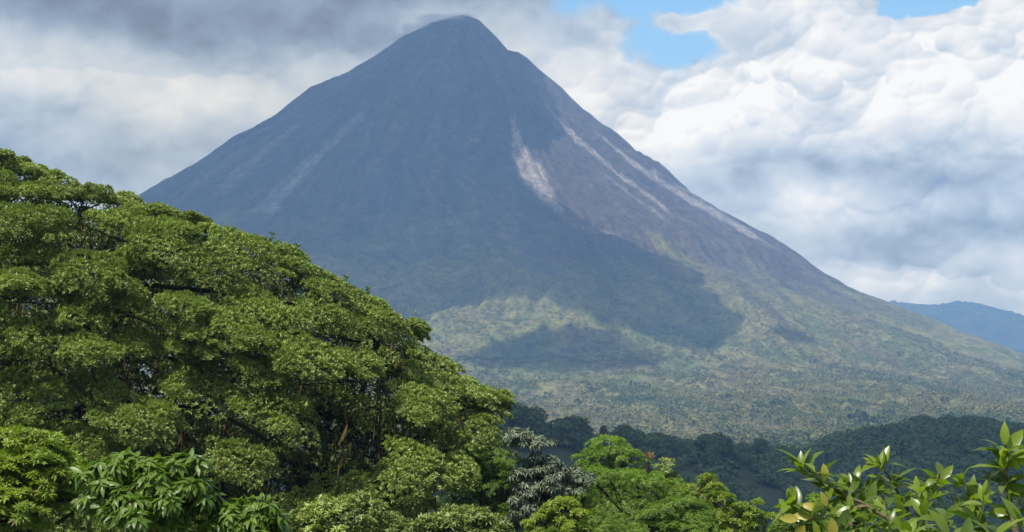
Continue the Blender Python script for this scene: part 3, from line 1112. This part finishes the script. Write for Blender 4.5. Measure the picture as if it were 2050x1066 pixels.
    Q = np.repeat(C[k_], 9, 0) + rng.normal(0, .5, (540, 3)) * np.array([1, 1, .25]) + np.array([0, .2, .36]) * np.repeat(R[k_], 9)[:, None]
    lb.add(whorls(Q, rng.normal(0, .25, Q.shape) + np.array([0, 0, 1.]), 7, .135, .04, .7, 1.1, tint0=np.full(len(Q), 1.0), old=.0))
    # stray leafing shoots on the skyline
    for sx, h in ((545, 12), (595, 16), (690, 16), (735, 10), (905, 10)):
        b0 = at(sx, outline(sx) + 22, 43.6)
        q = b0 + np.array([0, 0, 1.]) * np.linspace(.1, h * 44 / F + .12, 5)[:, None] + rng.normal(0, .03, (5, 3))
        lb.add(whorls(q, np.tile([.1, 0, 1.], (5, 1)), 7, .14, .045, .8, .7))
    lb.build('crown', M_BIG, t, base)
    tb = TubeBag()
    cro = at(640, 960, 44.5)
    grow(tb, base, cro, list(C + np.array([0, .5, -.35])), .55, .018, .22, 6, .72)
    # twigs fanning under the pads
    k = 0
    for c, r in zip(C[:320], R[:320]):
        for j in range(4):
            a = random.uniform(0, 6.28); rr = r * random.uniform(.5, .95)
            e = c + np.array([math.cos(a) * rr, math.sin(a) * rr, .3 * r * (1 - (rr / r) ** 2) + .02])
            s0 = c - np.array([0, 0, .30])
            mid = (s0 + e) / 2 + np.array([random.gauss(0, .06), random.gauss(0, .06), -.06])
            tb.add([s0, mid, e], [.022, .015, .008], 4)
    # a few heavy limbs readable in the dark centre
    for pl in (((640, 980), (625, 860), (600, 740), (570, 660), (545, 600)), ((650, 960), (700, 850), (730, 770), (760, 700)),
               ((620, 980), (560, 900), (470, 800), (400, 730)), ((150, 1080), (160, 900), (175, 700), (195, 560), (205, 470)),
               ((30, 900), (60, 860), (5, 820), (-60, 760)), ((660, 1000), (760, 930), (850, 870), (930, 820))):
        P = np.array([at(a, b, 43.2 + i * .2) for i, (a, b) in enumerate(pl)])
        Pi = np.array([np.interp(np.linspace(0, len(P) - 1, 16), range(len(P)), P[:, j]) for j in range(3)]).T
        Pi[1:-1] += rng.normal(0, .07, (14, 3))
        tb.add(Pi, np.linspace(.14, .04, 16), 7)
    tb.build('trunk', M_BARK, t, base)
    # hanging moss and vines under the limbs
    mb = LeafBag()
    n = 1500
    px = rng.uniform(20, 960, n); py = outline(px) + rng.uniform(60, 480, n)
    sel = np.abs(fbm(px / 40, py / 200 + 8, 2)) > .18
    px = px[sel]; py = py[sel]; n = len(px)
    Q = at(px, py, 1.0) * (40.5 + rng.uniform(-2.0, 2.5, n))[:, None]
    D = np.tile([0, 0, -1.], (n, 1)) + rng.normal(0, .10, (n, 3))
    mb.add(leaves(Q, unit(D), rng.normal(0, 1, (n, 3)), rng.uniform(.25, 1.0, n), rng.uniform(.012, .04, n), rng.random(n)))
    mb.build('hanging_moss', M_MOSS, t, base)
    # bare aerial vines
    vb = TubeBag()
    for _ in range(46):
        px = min(random.gauss(600, 120), 760); py = random.uniform(700, 900); ln = random.uniform(1.0, 4.0)
        p0 = at(px, py, 40 + random.uniform(-1, 2))
        P = p0 + np.array([[random.gauss(0, .05), random.gauss(0, .05), -ln * i / 6] for i in range(7)])
        vb.add(P, np.full(7, .010), 4)
    vb.build('vine', M_BARK, t, base)


build_big_tree()


# ------------------------------------------------------------ other near trees
def crown_pads(c, rx, ry, rz, n, r0, r1, low=-.15):
    """pads over the upper shell of an ellipsoid"""
    C = []; R = []; U = []
    tries = 0
    while len(C) < n and tries < n * 40:
        tries += 1
        v = np.array([random.gauss(0, 1) for _ in range(3)]); v /= np.linalg.norm(v)
        if v[2] < low: continue
        k = random.uniform(.82, 1.0)
        p = np.array(c) + v * np.array([rx, ry, rz]) * k
        r = random.uniform(r0, r1)
        if any(np.linalg.norm((p - q) * np.array([1, 1, 1.5])) < (r + s) * .52 for q, s in zip(C, R)): continue
        C.append(p); R.append(r); U.append(v * .6)
    return np.array(C), np.array(R), np.array(U)


def near_tree(name, label, px, py_top, Y, wpx, hpx, mat, L, W, k, pad=(.4, .7), npad=26, nsub=9, nw=12, flat=.28, spread=.9, lift=.4, droop=0.,
              bark=None, full=False, curl=.18, extra=None, cat='tree', inner=600, depth=None, jit=.35, lowf=-.15, fill=.62, group=None, under=-.25):
    m = Y / F
    rx = wpx / 2 * m; rz = hpx * m
    top = at(px, py_top, Y)
    c = top - np.array([0, 0, rz + pad[0] * flat])
    ry = depth or rx * .9
    C, R, U = crown_pads(c, max(rx - pad[1] * .6, .1), max(ry - pad[1] * .6, .1), rz, npad, pad[0], pad[1], lowf)
    def dark(P):
        a, b = to_px(P[:, 0], P[:, 1], P[:, 2])
        return ((a - 1236) / 66) ** 2 + ((b - 1022) / 58) ** 2 < 1
    hk = ~dark(C)
    C, R, U = C[hk], R[hk], U[hk]
    if extra is not None:
        for (ex, ey, er) in extra:
            C = np.concatenate([C, [at(ex, ey, Y)]]); R = np.append(R, er); U = np.concatenate([U, [[0, 0, .6]]])
    gz = ground_z(c[0], c[1])
    base = np.array([c[0], c[1], gz])
    t = empty(name, base, label, cat, group)
    P, A = pad_tips(C, R, flat, nsub, nw, up=U, under=under)
    lb = LeafBag()
    pt = np.repeat(np.clip(rng.normal(.5, .2, len(C)), 0.05, .95), nsub * nw)
    lb.add(whorls(P, A, k, L, W, spread, lift, droop, jit, full, curl, tint0=pt))
    if inner:
        d = unit(rng.normal(0, 1, (inner, 3))) * rng.random((inner, 1)) ** .4
        Q = c + d * np.array([rx, ry, rz]) * fill
        lb.add(whorls(Q, d + np.array([0, 0, .6]), k, L, W, spread, lift, droop, .5, full, curl, old=.03))
    lb.build('crown', mat, t, base, smooth=full)
    tb = TubeBag()
    cro = c - np.array([0, 0, rz * .6])
    if cro[2] < gz + .5: cro[2] = gz + .5 * (c[2] - gz)
    grow(tb, base, cro, list(C - np.array([0, 0, .1 * R.mean()])), max(.05, .05 * (rx + rz)), .010 + .004 * rx, .04 * rx, 6)
    if cat == 'tree' or True:
        for cc, r in zip(C, R):
            for j in range(3):
                a = random.uniform(0, 6.28); rr = r * random.uniform(.4, .9)
                e = cc + np.array([math.cos(a) * rr, math.sin(a) * rr, flat * r * .6])
                tb.add([cc - np.array([0, 0, .15 * r]), (cc + e) / 2, e], [.014, .010, .006], 4)
    tb.build('trunk', bark or M_BARK, t, base)
    return t, C, R


near_tree('leafy_tree', 'bright lime green small leaved tree in the bottom left corner', 10, 862, 27, 400, 120, M_LIME, .13, .042, 7, (.32, .6), 60, 9, 14, .3, droop=.1, extra=[(70, 905, .5), (120, 960, .45), (30, 1000, .6), (150, 1020, .45), (60, 1060, .6)])
near_tree('large_leaved_tree', 'tree of large glossy drooping leaves at bottom left, the wider of two', 315, 930, 14.5, 250, 70, M_DROOP, .145, .050, 7, (.16, .28), 40, 5, 7, .3, .95, .2, .42,
          full=True, curl=.34, inner=160, extra=[(215, 945, .2), (250, 930, .18), (300, 935, .2), (380, 932, .2), (410, 970, .2), (330, 985, .25), (240, 1000, .25), (400, 1020, .2), (190, 1000, .15), (300, 1050, .3)])
near_tree('large_leaved_tree', 'low sapling of large drooping leaves right of the wider one at the bottom edge', 500, 1012, 14.5, 140, 40, M_DROOP, .14, .048, 7, (.13, .22), 16, 4, 5, .3, .95, .2, .42,
          full=True, curl=.34, inner=60, extra=[(515, 1018, .15), (470, 1040, .15), (440, 1050, .15), (545, 1040, .14)])
near_tree('dark_tree', 'dark glossy leaved low tree in the shade under the huge spreading tree', 700, 1000, 33, 330, 90, M_BIG, .13, .042, 7, (.4, .7), 30, 8, 10, .3)
near_tree('dark_tree', 'small dark glossy leaved tree at the bottom edge beside the silver leaved tree', 930, 1020, 32, 250, 60, M_BIG, .13, .042, 7, (.35, .6), 26, 8, 10, .3)
near_tree('feathery_tree', 'feathery mid green tree between the huge spreading tree and the silver leaved tree', 960, 885, 40.5, 210, 150, M_FEATHER, .10, .022, 9, (.55, 1.0), 64, 12, 16, .22, .95, .25)
near_tree('silver_leaved_tree', 'silvery grey tree with large drooping lobed leaves in front of the green crowns', 1085, 905, 40, 150, 120, M_SILVER, .165, .055, 8, (.28, .5), 34, 8, 8, .3, .95, .2, .45,
          bark=M_PALE, curl=.3, inner=160, extra=[(1040, 872, .4), (1030, 880, .3), (1085, 890, .45), (1075, 935, .5), (1130, 950, .5), (1165, 960, .4), (1150, 985, .5), (1075, 980, .5), (1060, 890, .4), (1095, 1010, .4), (1070, 1040, .3)])
near_tree('olive_tree', 'olive green small tree at the bottom edge below the silver leaved tree', 1120, 1002, 37, 150, 70, M_LIME, .12, .036, 7, (.3, .5), 26, 8, 10, .3)
near_tree('feathery_tree', 'feathery bright green crown just left of the silver leaved tree', 1015, 915, 42, 120, 90, M_FEATHER, .10, .024, 9, (.4, .7), 26, 10, 14, .22, .95, .25)
near_tree('round_crowned_tree', 'tallest rounded bright green tree right of the silver leaved tree', 1215, 880, 55, 210, 120, M_FEATHER, .13, .036, 7, (.6, 1.0), 44, 12, 16, .25, inner=3000, fill=.85)
near_tree('dark_tree', 'dark leaved tree filling the shaded hollow between the green crowns', 1236, 985, 48, 200, 70, M_BIG, .13, .042, 7, (.4, .7), 40, 8, 12, .3, inner=2500, fill=.9)
near_tree('round_crowned_tree', 'small round tree just right of the rusty bromeliad', 1325, 920, 55, 100, 80, M_BIG, .14, .04, 7, (.4, .65), 22, 8, 10, .3)
near_tree('layered_tree', 'wide layered feathery green tree with dark hollow below in the bottom centre', 1240, 935, 44, 460, 130, M_FEATHER, .095, .022, 9, (.6, 1.1), 60, 12, 18, .18, .95, .25, lowf=.05, inner=3500, fill=.8)
near_tree('layered_tree', 'lower feathery green tree at the bottom edge, right of the dark hollow', 1360, 1000, 40, 230, 80, M_FEATHER, .095, .022, 9, (.45, .8), 36, 12, 16, .18, .95, .25)
near_tree('yellow_green_tree', 'yellowish green open tree with a crooked top on the descending skyline', 1410, 945, 42, 110, 120, M_LIME, .12, .034, 7, (.3, .55), 26, 8, 9, .3, bark=M_PALE, inner=300)
near_tree('yellow_green_tree', 'pale twigged olive tree at the low right end of the near skyline', 1480, 1005, 40, 150, 80, M_LIME, .12, .036, 7, (.3, .5), 28, 7, 8, .3, bark=M_PALE, inner=200, extra=[(1510, 1012, .3), (1440, 1000, .35), (1535, 1040, .3)])
near_tree('small_leaved_tree', 'small dense green tree rising behind the broad leaved shrub at bottom right', 1650, 1003, 38, 230, 70, M_FEATHER, .12, .03, 7, (.4, .65), 30, 9, 12, .3)


# bromeliad on the skyline
def build_bromeliad():
    p = at(1297, 922, 54)
    t = empty('bromeliad', p - np.array([0, 0, .25]), 'rusty orange bromeliad perched on a branch on the near skyline', 'bromeliad')
    lb = LeafBag()
    q = p + rng.normal(0, .05, (4, 3))
    lb.add(whorls(q, np.tile([0, 0, 1.], (4, 1)), 12, .34, .05, .6, .9, curl=.3, full=True))
    lb.build('leaf_rosette', M_BROM, t, p - np.array([0, 0, .25]), smooth=True)
    tb = TubeBag(); tb.add([p - np.array([0, 0, 1.6]), p - np.array([.05, 0, .8]), p - np.array([0, 0, .05])], [.10, .09, .07], 6)
    tb.build('branch_stub', M_BARK, t, p - np.array([0, 0, .25]))


build_bromeliad()


# ------------------------------------------------------------ undergrowth below the near trees
def build_undergrowth():
    lb = LeafBag()
    n = 9000
    Y = rng.uniform(10, 62, n); px = rng.uniform(-150, 1800, n)
    x = (px - 1025) / F * Y
    z = terrain(x, Y) + rng.random(n) ** .6 * (1.0 + 3.2 * sm(Y, 15, 60)) 
    P = np.stack([x, Y, z], -1)
    _, py = to_px(x, Y, z)
    P = P[py > 1000]
    lb.add(whorls(P, rng.normal(0, .4, P.shape) + np.array([0, 0, 1.]), 6, .3, .09, .9, .4, .15, .4))
    V = np.concatenate(lb.V)
    o = mesh_np('undergrowth', V, np.concatenate(lb.L), np.concatenate(lb.S), M_BIG, attrs={'tint': np.concatenate(lb.T)})
    tag(o, 'dark leafy undergrowth between the near trees', None, None, 'stuff')


build_undergrowth()


# ------------------------------------------------------------ broad leaved shrub at bottom right, a few metres away
def build_shrub():
    Y0 = 4.0
    base = np.array([at(1880, 1066, Y0)[0], Y0 + .1, ground_z(.9, Y0)])
    t = empty('broad_leaved_shrub', base, 'close shrub with big glossy oval leaves on thin branches at bottom right', 'shrub')
    tb = TubeBag()
    br = [([(1600, 928), (1625, 945), (1650, 968), (1700, 996), (1770, 1028), (1830, 1062), (1900, 1140)], 3.95, .0022, .007),
          ([(1760, 925), (1785, 965), (1805, 1000), (1825, 1040), (1850, 1100)], 4.05, .0018, .006),
          ([(1620, 1040), (1660, 1038), (1700, 1022), (1740, 1012), (1800, 1060), (1860, 1120)], 3.85, .0018, .006),
          ([(2012, 890), (2016, 930), (2014, 970), (2028, 1030), (2040, 1100)], 3.9, .003, .010),
          ([(1880, 950), (1868, 985), (1850, 1020), (1848, 1090)], 4.15, .0018, .006),
          ([(1925, 955), (1940, 1000), (1965, 1040), (1990, 1100)], 4.1, .0018, .006),
          ([(1640, 965), (1670, 985), (1700, 996)], 3.97, .0016, .0022),
          ([(1575, 1000), (1600, 1020), (1650, 1036), (1700, 1050), (1760, 1100)], 3.92, .0016, .004),
          ([(1790, 1000), (1730, 985), (1700, 960)], 4.0, .0015, .002)]
    for pts, Y, r0, r1 in br:
        P = np.array([at(a, b, Y + .05 * math.sin(i * 1.3)) for i, (a, b) in enumerate(pts)])
        m_ = 3 * len(P)
        Pi = np.array([np.interp(np.linspace(0, len(P) - 1, m_), range(len(P)), P[:, j]) for j in range(3)]).T
        Pi[1:-1] += rng.normal(0, .0018, (m_ - 2, 3))
        tb.add(Pi, np.linspace(r0, r1, m_), 6)
    for (a, b) in ((1900, 1140), (1850, 1100), (2040, 1100), (1990, 1100), (1860, 1120), (1760, 1100), (1848, 1090)):
        p = at(a, b, 4.0)
        tb.add([p, (p + base) / 2 + np.array([.05, .05, 0]), base], [.007, .010, .016], 6)
    tb.build('stem', M_STEM, t, base)
    # leaf sets: centre, Y, count, length, axis(x, y, z), spread
    cl = [(1605, 930, 3.95, 5, .085, (-.4, 0, 1), .8), (1622, 945, 3.95, 4, .08, (-.2, -.3, 1), .9), (1650, 968, 3.95, 3, .07, (.2, 0, 1), .9),
          (1578, 1002, 3.92, 5, .085, (-.9, 0, .6), .6), (1598, 1016, 3.90, 5, .080, (-.6, -.2, .5), .9), (1690, 985, 4.0, 5, .08, (0, -.3, 1), 1.),
          (1700, 962, 4.0, 4, .075, (0, 0, 1), .8), (1762, 928, 4.05, 6, .09, (0, -.1, 1), .75), (1785, 965, 4.05, 5, .085, (.2, -.3, .9), .95), (1745, 975, 4.02, 5, .08, (-.3, -.2, .8), 1.),
          (1805, 1000, 4.0, 5, .09, (0, -.4, .8), 1.), (1842, 975, 4.12, 5, .09, (-.2, -.2, 1), .9), (1880, 952, 4.15, 6, .09, (.2, 0, 1), .85), (1868, 985, 4.12, 5, .09, (.2, -.4, .8), 1.),
          (1925, 958, 4.1, 6, .09, (.1, -.1, 1), .9), (1940, 995, 4.08, 6, .095, (0, -.4, .8), 1.), (2012, 895, 3.9, 7, .115, (-.1, -.1, 1), .8), (2014, 925, 3.9, 6, .11, (-.2, -.4, .8), 1.),
          (2012, 960, 3.9, 6, .10, (-.1, -.5, .5), 1.), (2035, 985, 3.9, 6, .11, (.2, -.4, .8), 1.), (1975, 1000, 3.95, 6, .10, (-.2, -.4, .8), 1.), (1955, 1040, 3.7, 7, .11, (-.1, -.4, .9), 1.),
          (1890, 1030, 3.75, 7, .105, (-.1, -.3, 1), 1.), (1850, 1025, 3.85, 6, .10, (-.2, -.3, 1), 1.), (1900, 1066, 3.6, 7, .11, (0, -.3, 1), 1.), (1820, 1066, 3.7, 6, .10, (0, -.3, 1), 1.),
          (1780, 1040, 3.8, 6, .09, (-.1, -.3, 1), 1.), (1740, 1035, 3.85, 5, .085, (0, -.3, .9), 1.), (1700, 1030, 3.85, 5, .085, (-.2, -.3, .7), 1.), (1990, 1066, 3.6, 7, .115, (0, -.2, 1), 1.),
          (1690, 1066, 3.8, 5, .085, (-.2, -.2, .8), 1.), (1750, 1085, 3.7, 6, .10, (0, -.2, 1), 1.), (2045, 1045, 3.7, 6, .11, (0, -.3, 1), 1.), (1930, 1090, 3.5, 7, .11, (0, -.2, 1), 1.),
          (1860, 1100, 3.5, 7, .11, (0, -.2, 1), 1.), (2060, 930, 3.95, 6, .11, (.2, -.2, 1), 1.), (1720, 1000, 4.0, 4, .08, (0, -.5, .3), 1.), (1830, 1010, 4.05, 5, .09, (.3, -.5, .3), 1.), (1910, 1000, 4.1, 5, .09, (.3, -.5, .3), 1.)]
    lb = LeafBag()
    for (a, b, Y, k, L, ax, spd) in cl:
        b += 14
        p = at(a, b, Y)[None]
        lb.add(whorls(p, np.array([ax], float), k, L * .72, L * .72 * .40, spd, .75, .08, .62, full=True, curl=.22, old=.0))
    # single leaves along the branches
    for pts, Y, r0, r1 in br:
        for (q0, q1) in zip(pts[:-1], pts[1:]):
            for f in np.arange(.15, 1, .42):
                a = q0[0] + (q1[0] - q0[0]) * f; b = q0[1] + (q1[1] - q0[1]) * f
                p = at(a, b, Y)[None]
                lb.add(whorls(p, np.array([[random.uniform(-.5, .5), random.uniform(-.8, .2), .8]]), 2, .07, .028, 1.0, .4, .15, .6, full=True, curl=.25, old=.0))
    lb.build('foliage', M_SHRUB, t, base, smooth=True)
    for (a, b, Y, d, L) in ((1665, 1036, 3.8, (0, -.2, -1), .065), (1648, 928, 3.93, (.1, -.2, -1), .05), (1640, 1020, 3.85, (-.9, 0, .3), .05), (1632, 1034, 3.86, (-1, 0, .1), .06), (1600, 1040, 3.86, (-1, 0, .05), .055),
                            (1612, 1052, 3.85, (-.5, 0, -.6), .055), (1655, 1015, 3.86, (-.3, 0, .9), .045), (1975, 1045, 3.7, (-.4, 0, -.8), .06)):
        p = at(a, b, Y)[None]; yb = LeafBag()
        yb.add(leaves(p, unit(np.array([d], float)), np.array([[.25, -1, .35]]), L, L * .5, np.array([random.random()]), True, .15))
        yb.build('yellowed_leaf', M_YELLOW, t, base, smooth=True)['label'] = 'yellowed dying leaf on the left branches'


build_shrub()


# ------------------------------------------------------------ trees on the shaded ridge and forest beyond
def blob_crown(lb, c, rx, rz, n, s):
    d = unit(rng.normal(0, 1, (n, 3)))
    d[:, 2] = np.where(d[:, 2] < -.3, -d[:, 2], d[:, 2])
    lobes = unit(rng.normal(0, 1, (7, 3))); lobes[:, 2] = np.abs(lobes[:, 2])
    k = (d @ lobes.T).max(1)
    r = (.66 + .38 * k ** 3) * rng.uniform(.72, 1.10, n)
    P = c + d * r[:, None] * np.array([rx, rx, rz])
    D = unit(np.cross(d, rng.normal(0, 1, (n, 3))))
    t = np.clip(rng.normal(.5, .25, n), 0, 1)
    lb.add(leaves(P - D * s * .5, D, unit(d + rng.normal(0, .35, d.shape) + [0, 0, .3]), s * rng.uniform(.7, 1.3, n), s * .8, t))


M_RUST = leaf_mat('rusty_leaf', (0.10, 0.055, 0.025), (0.17, 0.10, 0.04), .7, .1, .15)
ridge = [  # px, top py, crown width px, label, material
    (1312, 868, 84, 'broad dark tree on the shaded ridge, left of the two largest', M_FAR),
    (1430, 867, 76, 'broad domed dark tree on the shaded ridge, right of the two largest', M_FAR),
    (1522, 878, 34, 'small lone round tree at the right end of the shaded ridge', M_FAR),
    (1140, 832, 90, 'wide dark tree on the ridge left of the pale dead trunk', M_FAR),
    (1208, 853, 14, 'narrow rust coloured tree on the shaded ridge', M_RUST),
    (1062, 812, 70, 'dark tree on the ridge just right of the huge spreading tree', M_FAR),
    (1030, 806, 60, None, M_FAR), (1100, 850, 60, None, M_FAR), (1248, 850, 50, None, M_FAR), (1272, 862, 46, None, M_FAR), (1370, 880, 60, None, M_FAR),
    (1380, 892, 46, None, M_FAR), (1466, 892, 50, None, M_FAR), (1484, 888, 46, None, M_FAR), (1552, 902, 40, None, M_FAR), (1590, 896, 44, None, M_FAR),
    (1350, 900, 44, None, M_FAR), (1180, 872, 50, None, M_FAR), (1225, 880, 54, None, M_FAR), (1290, 895, 40, None, M_FAR), (1410, 905, 44, None, M_FAR),
    (1330, 905, 40, None, M_FAR), (1640, 892, 40, None, M_FAR), (1580, 915, 46, None, M_FAR), (1505, 905, 40, None, M_FAR)]
ORD = ('first second third fourth fifth sixth seventh eighth ninth tenth eleventh twelfth thirteenth fourteenth fifteenth sixteenth '
       'seventeenth eighteenth nineteenth twentieth').split()
plain = sorted(q[0] for q in ridge if q[3] is None)
for (px, pt, w_, lab, mt) in ridge:
    rank = None if lab else ORD[plain.index(px)]
    Y = float(np.interp(px, CX, CD)) - random.uniform(5, 45)
    m_ = Y / F
    rx = w_ / 2 * m_
    top = at(px, pt, Y)
    gz = ground_z(top[0], Y)
    H = max(top[2] - gz, 5.0)
    top[2] = gz + H
    rz = min(H * .46, rx * (2.0 if w_ < 20 else .95))
    base = np.array([top[0], Y, gz])
    t = empty('ridge_tree', base, lab or rank + ' from the left of the plain dark bushy trees on the shaded ridge', 'tree', None if lab else 'bushy trees along the shaded ridge')
    lb = LeafBag()
    c = top - np.array([0, 0, rz])
    blob_crown(lb, c, rx, rz, 900, max(.9, rx * .16))
    for j in range(4):
        a = random.uniform(0, 6.28)
        blob_crown(lb, c + np.array([math.cos(a) * rx * .6, math.sin(a) * rx * .6, -rz * random.uniform(.2, .6)]), rx * .55, rz * .5, 260, max(.9, rx * .15))
    lb.build('crown', mt, t, base)
    tb = TubeBag()
    tb.add([base - [0, 0, .6], base + [.3, 0, (H - rz) * .5], c], [.05 * rx + .2, .04 * rx + .15, .12], 6)
    for j in range(5):
        a = random.uniform(0, 6.28)
        tb.add([c - [0, 0, rz * .5], c + [math.cos(a) * rx * .35, math.sin(a) * rx * .35, 0], c + [math.cos(a) * rx * .7, math.sin(a) * rx * .7, rz * .3]], [.2, .14, .06], 5)
    tb.build('trunk', M_BARK, t, base)


def dead_tree(px, pt, Y, label):
    top = at(px, pt, Y); gz = ground_z(top[0], Y)
    base = np.array([top[0], Y, gz])
    t = empty('dead_tree', base, label, 'tree')
    tb = TubeBag()
    H = top[2] - gz
    tb.add([base - [0, 0, .5], base + [.2, 0, H * .5], top], [.34, .26, .12], 6)
    tb.build('trunk', M_PALE, t, base)
    for j in range(6):
        a = random.uniform(0, 6.28); z = H * random.uniform(.5, .9); q = TubeBag()
        p = base + [.2, 0, z]
        q.add([p, p + [math.cos(a) * 1.5, math.sin(a) * 1.5, 1.2], p + [math.cos(a) * 2.4, math.sin(a) * 2.4, 3.0]], [.14, .1, .04], 5)
        q.build('branch', M_PALE, t, base)


dead_tree(1174, 832, 570, 'pale bare dead trunk standing on the shaded ridge')


def leafy_cover(name, P, S, mat, per, label, tint, flat=.75):
    """many crowns as one mass: each crown a shell of small leaf clumps"""
    n = len(P)
    d = unit(rng.normal(0, 1, (n, per, 3)))
    d[..., 2] = np.where(d[..., 2] < -.1, -d[..., 2], d[..., 2])
    r = rng.uniform(.75, 1.08, (n, per, 1))
    Q = P[:, None] + d * r * S[:, None, None] * np.array([1, 1, flat])
    d = d.reshape(-1, 3); Q = Q.reshape(-1, 3)
    D = unit(np.cross(d, rng.normal(0, 1, d.shape)))
    s = np.repeat(S, per) * rng.uniform(.38, .68, n * per)
    t = np.clip(np.repeat(tint, per) + rng.normal(0, .07, n * per), 0, 1)
    V, L, Z, T = leaves(Q - D * s[:, None] * .5, D, unit(d + rng.normal(0, .3, d.shape)), s, s * .9, t)
    o = mesh_np(name, V, L, Z, mat, attrs={'tint': T})
    tag(o, label, None, None, 'stuff')


def scatter(n, y0, y1, b0, b1):
    """random ground points in a wedge, even per area"""
    Y = np.sqrt(rng.uniform(y0 ** 2, y1 ** 2, n))
    b = rng.uniform(b0, b1, n)
    X = (b - 1025) / F * Y
    return X, Y, b


# forest over the right hand hill and near ridge
X, Y, b = scatter(5200, 330, 930, 850, 2300)
cY = np.interp(b, CX, CD)
keep = (Y < cY + 25) & ((fbm(X / 45, Y / 60, 3) > -.02 - .9 * sm(b, 1600, 1720)) | (Y > cY - 30))
X, Y, b = X[keep], Y[keep], b[keep]
S = rng.uniform(2.0, 4.4, len(X)) * (1 + .25 * (b > 1650))
Z = terrain(X, Y) + S * .55
leafy_cover('ridge_forest', np.stack([X, Y, Z], -1), S, M_FAR, 60, 'dark shaded forest covering the near ridge and right hand hill', np.clip(.5 + .5 * fbm(X / 70, Y / 70, 2), 0, 1))

# forest and brush on the foot of the volcano
M_FOOT = leaf_mat('foot_forest_leaf', (0.075, 0.105, 0.026), (0.215, 0.185, 0.055), .85, .1, .1, (1.2, 1.2, .8))
X, Y, b = scatter(70000, 1080, 2650, 520, 2250)
r = np.hypot(X - PX, Y - PY)
dens = (1 - .55 * sm(r, 1500, 1100)) * (.75 + .6 * fbm(X / 110, Y / 110, 3))
keep = (rng.random(len(X)) < dens) & (r > 880)
X, Y, b, r = X[keep], Y[keep], b[keep], r[keep]
S = rng.gamma(3, .85, len(X)) * np.interp(r, [850, 1200, 1700, 2400], [.5, .75, 1.05, 1.35]) * .8
Z = terrain(X, Y) + S * .5
leafy_cover('foot_forest', np.stack([X, Y, Z], -1), S, M_FOOT, 18, 'patchy olive and brown forest over the lower volcano slopes',
            np.clip(.45 + .45 * fbm(X / 90, Y / 150, 4) + .55 * fbm(X / 260 + 3, Y / 330, 3) + rng.normal(0, .17, len(X)), 0, 1))
print('foot trees', len(X))


# ------------------------------------------------------------ haze
def build_haze():
    m, nt, out = new_mat('haze')
    pv = nt.nodes.new('ShaderNodeVolumePrincipled')
    pv.inputs['Color'].default_value = (0.33, 0.58, 1.0, 1)
    pv.inputs['Density'].default_value = HAZE
    pv.inputs['Anisotropy'].default_value = 0.0
    nt.links.new(pv.outputs[0], out.inputs['Volume'])
    x0, x1, y0, y1, z0, z1 = -7000, 7000, -7000, 7000, -135, HAZE_TOP
    V = np.array([[x, y, z] for x in (x0, x1) for y in (y0, y1) for z in (z0, z1)], float)
    Q = np.array([[0, 1, 3, 2], [4, 6, 7, 5], [0, 4, 5, 1], [2, 3, 7, 6], [0, 2, 6, 4], [1, 5, 7, 3]])
    o = mesh_np('haze', V, Q.ravel(), np.full(6, 4), m)
    tag(o, 'thin blue haze in the air between the trees and the volcano', None, None, 'stuff')


def build_mist():
    """thin vapour on the left shoulder of the summit"""
    m, nt, out = new_mat('mist')
    pv = nt.nodes.new('ShaderNodeVolumePrincipled')
    pv.inputs['Color'].default_value = (.93, .95, 1, 1)
    pv.inputs['Density'].default_value = .022
    nt.links.new(pv.outputs[0], out.inputs['Volume'])
    for (px, py, rx, rz, ry) in ((880, 40, 55, 13, 50), (838, 58, 46, 12, 40), (808, 76, 34, 12, 34), (850, 72, 18, 8, 20), (792, 96, 14, 9, 18), (930, 34, 34, 8, 30)):
        c = at(px, py, 3500 - ry * .9)
        nu, nv = 72, 36
        th, ph = np.meshgrid(np.linspace(0, 2 * math.pi, nu, endpoint=False), np.linspace(.02, math.pi - .02, nv), indexing='ij')
        d = np.stack([np.cos(th) * np.sin(ph), np.sin(th) * np.sin(ph), np.cos(ph)], -1)
        k = 1 + .45 * fbm(d[..., 0] * 2.2 + px, d[..., 2] * 2.2 + d[..., 1] * 1.7, 5, .6)
        k = k.mean() + (k - k.mean()) * np.sin(ph)
        P = c + d * k[..., None] * np.array([rx, ry, rz])
        i = np.arange(nu)[:, None]; j = np.arange(nv - 1)[None]
        q = np.stack([i * nv + j, i * nv + j + 1, ((i + 1) % nu) * nv + j + 1, ((i + 1) % nu) * nv + j], -1).reshape(-1, 4)
        cap0 = np.arange(nu) * nv; cap1 = (np.arange(nu) * nv + nv - 1)[::-1]
        o = mesh_np('mist', P.reshape(-1, 3), np.concatenate([q.ravel(), cap0, cap1]), np.concatenate([np.full(len(q), 4), [nu, nu]]), m)
        tag(o, 'thin grey mist brushing the left shoulder of the summit', None, None, 'stuff')


build_mist()
build_haze()
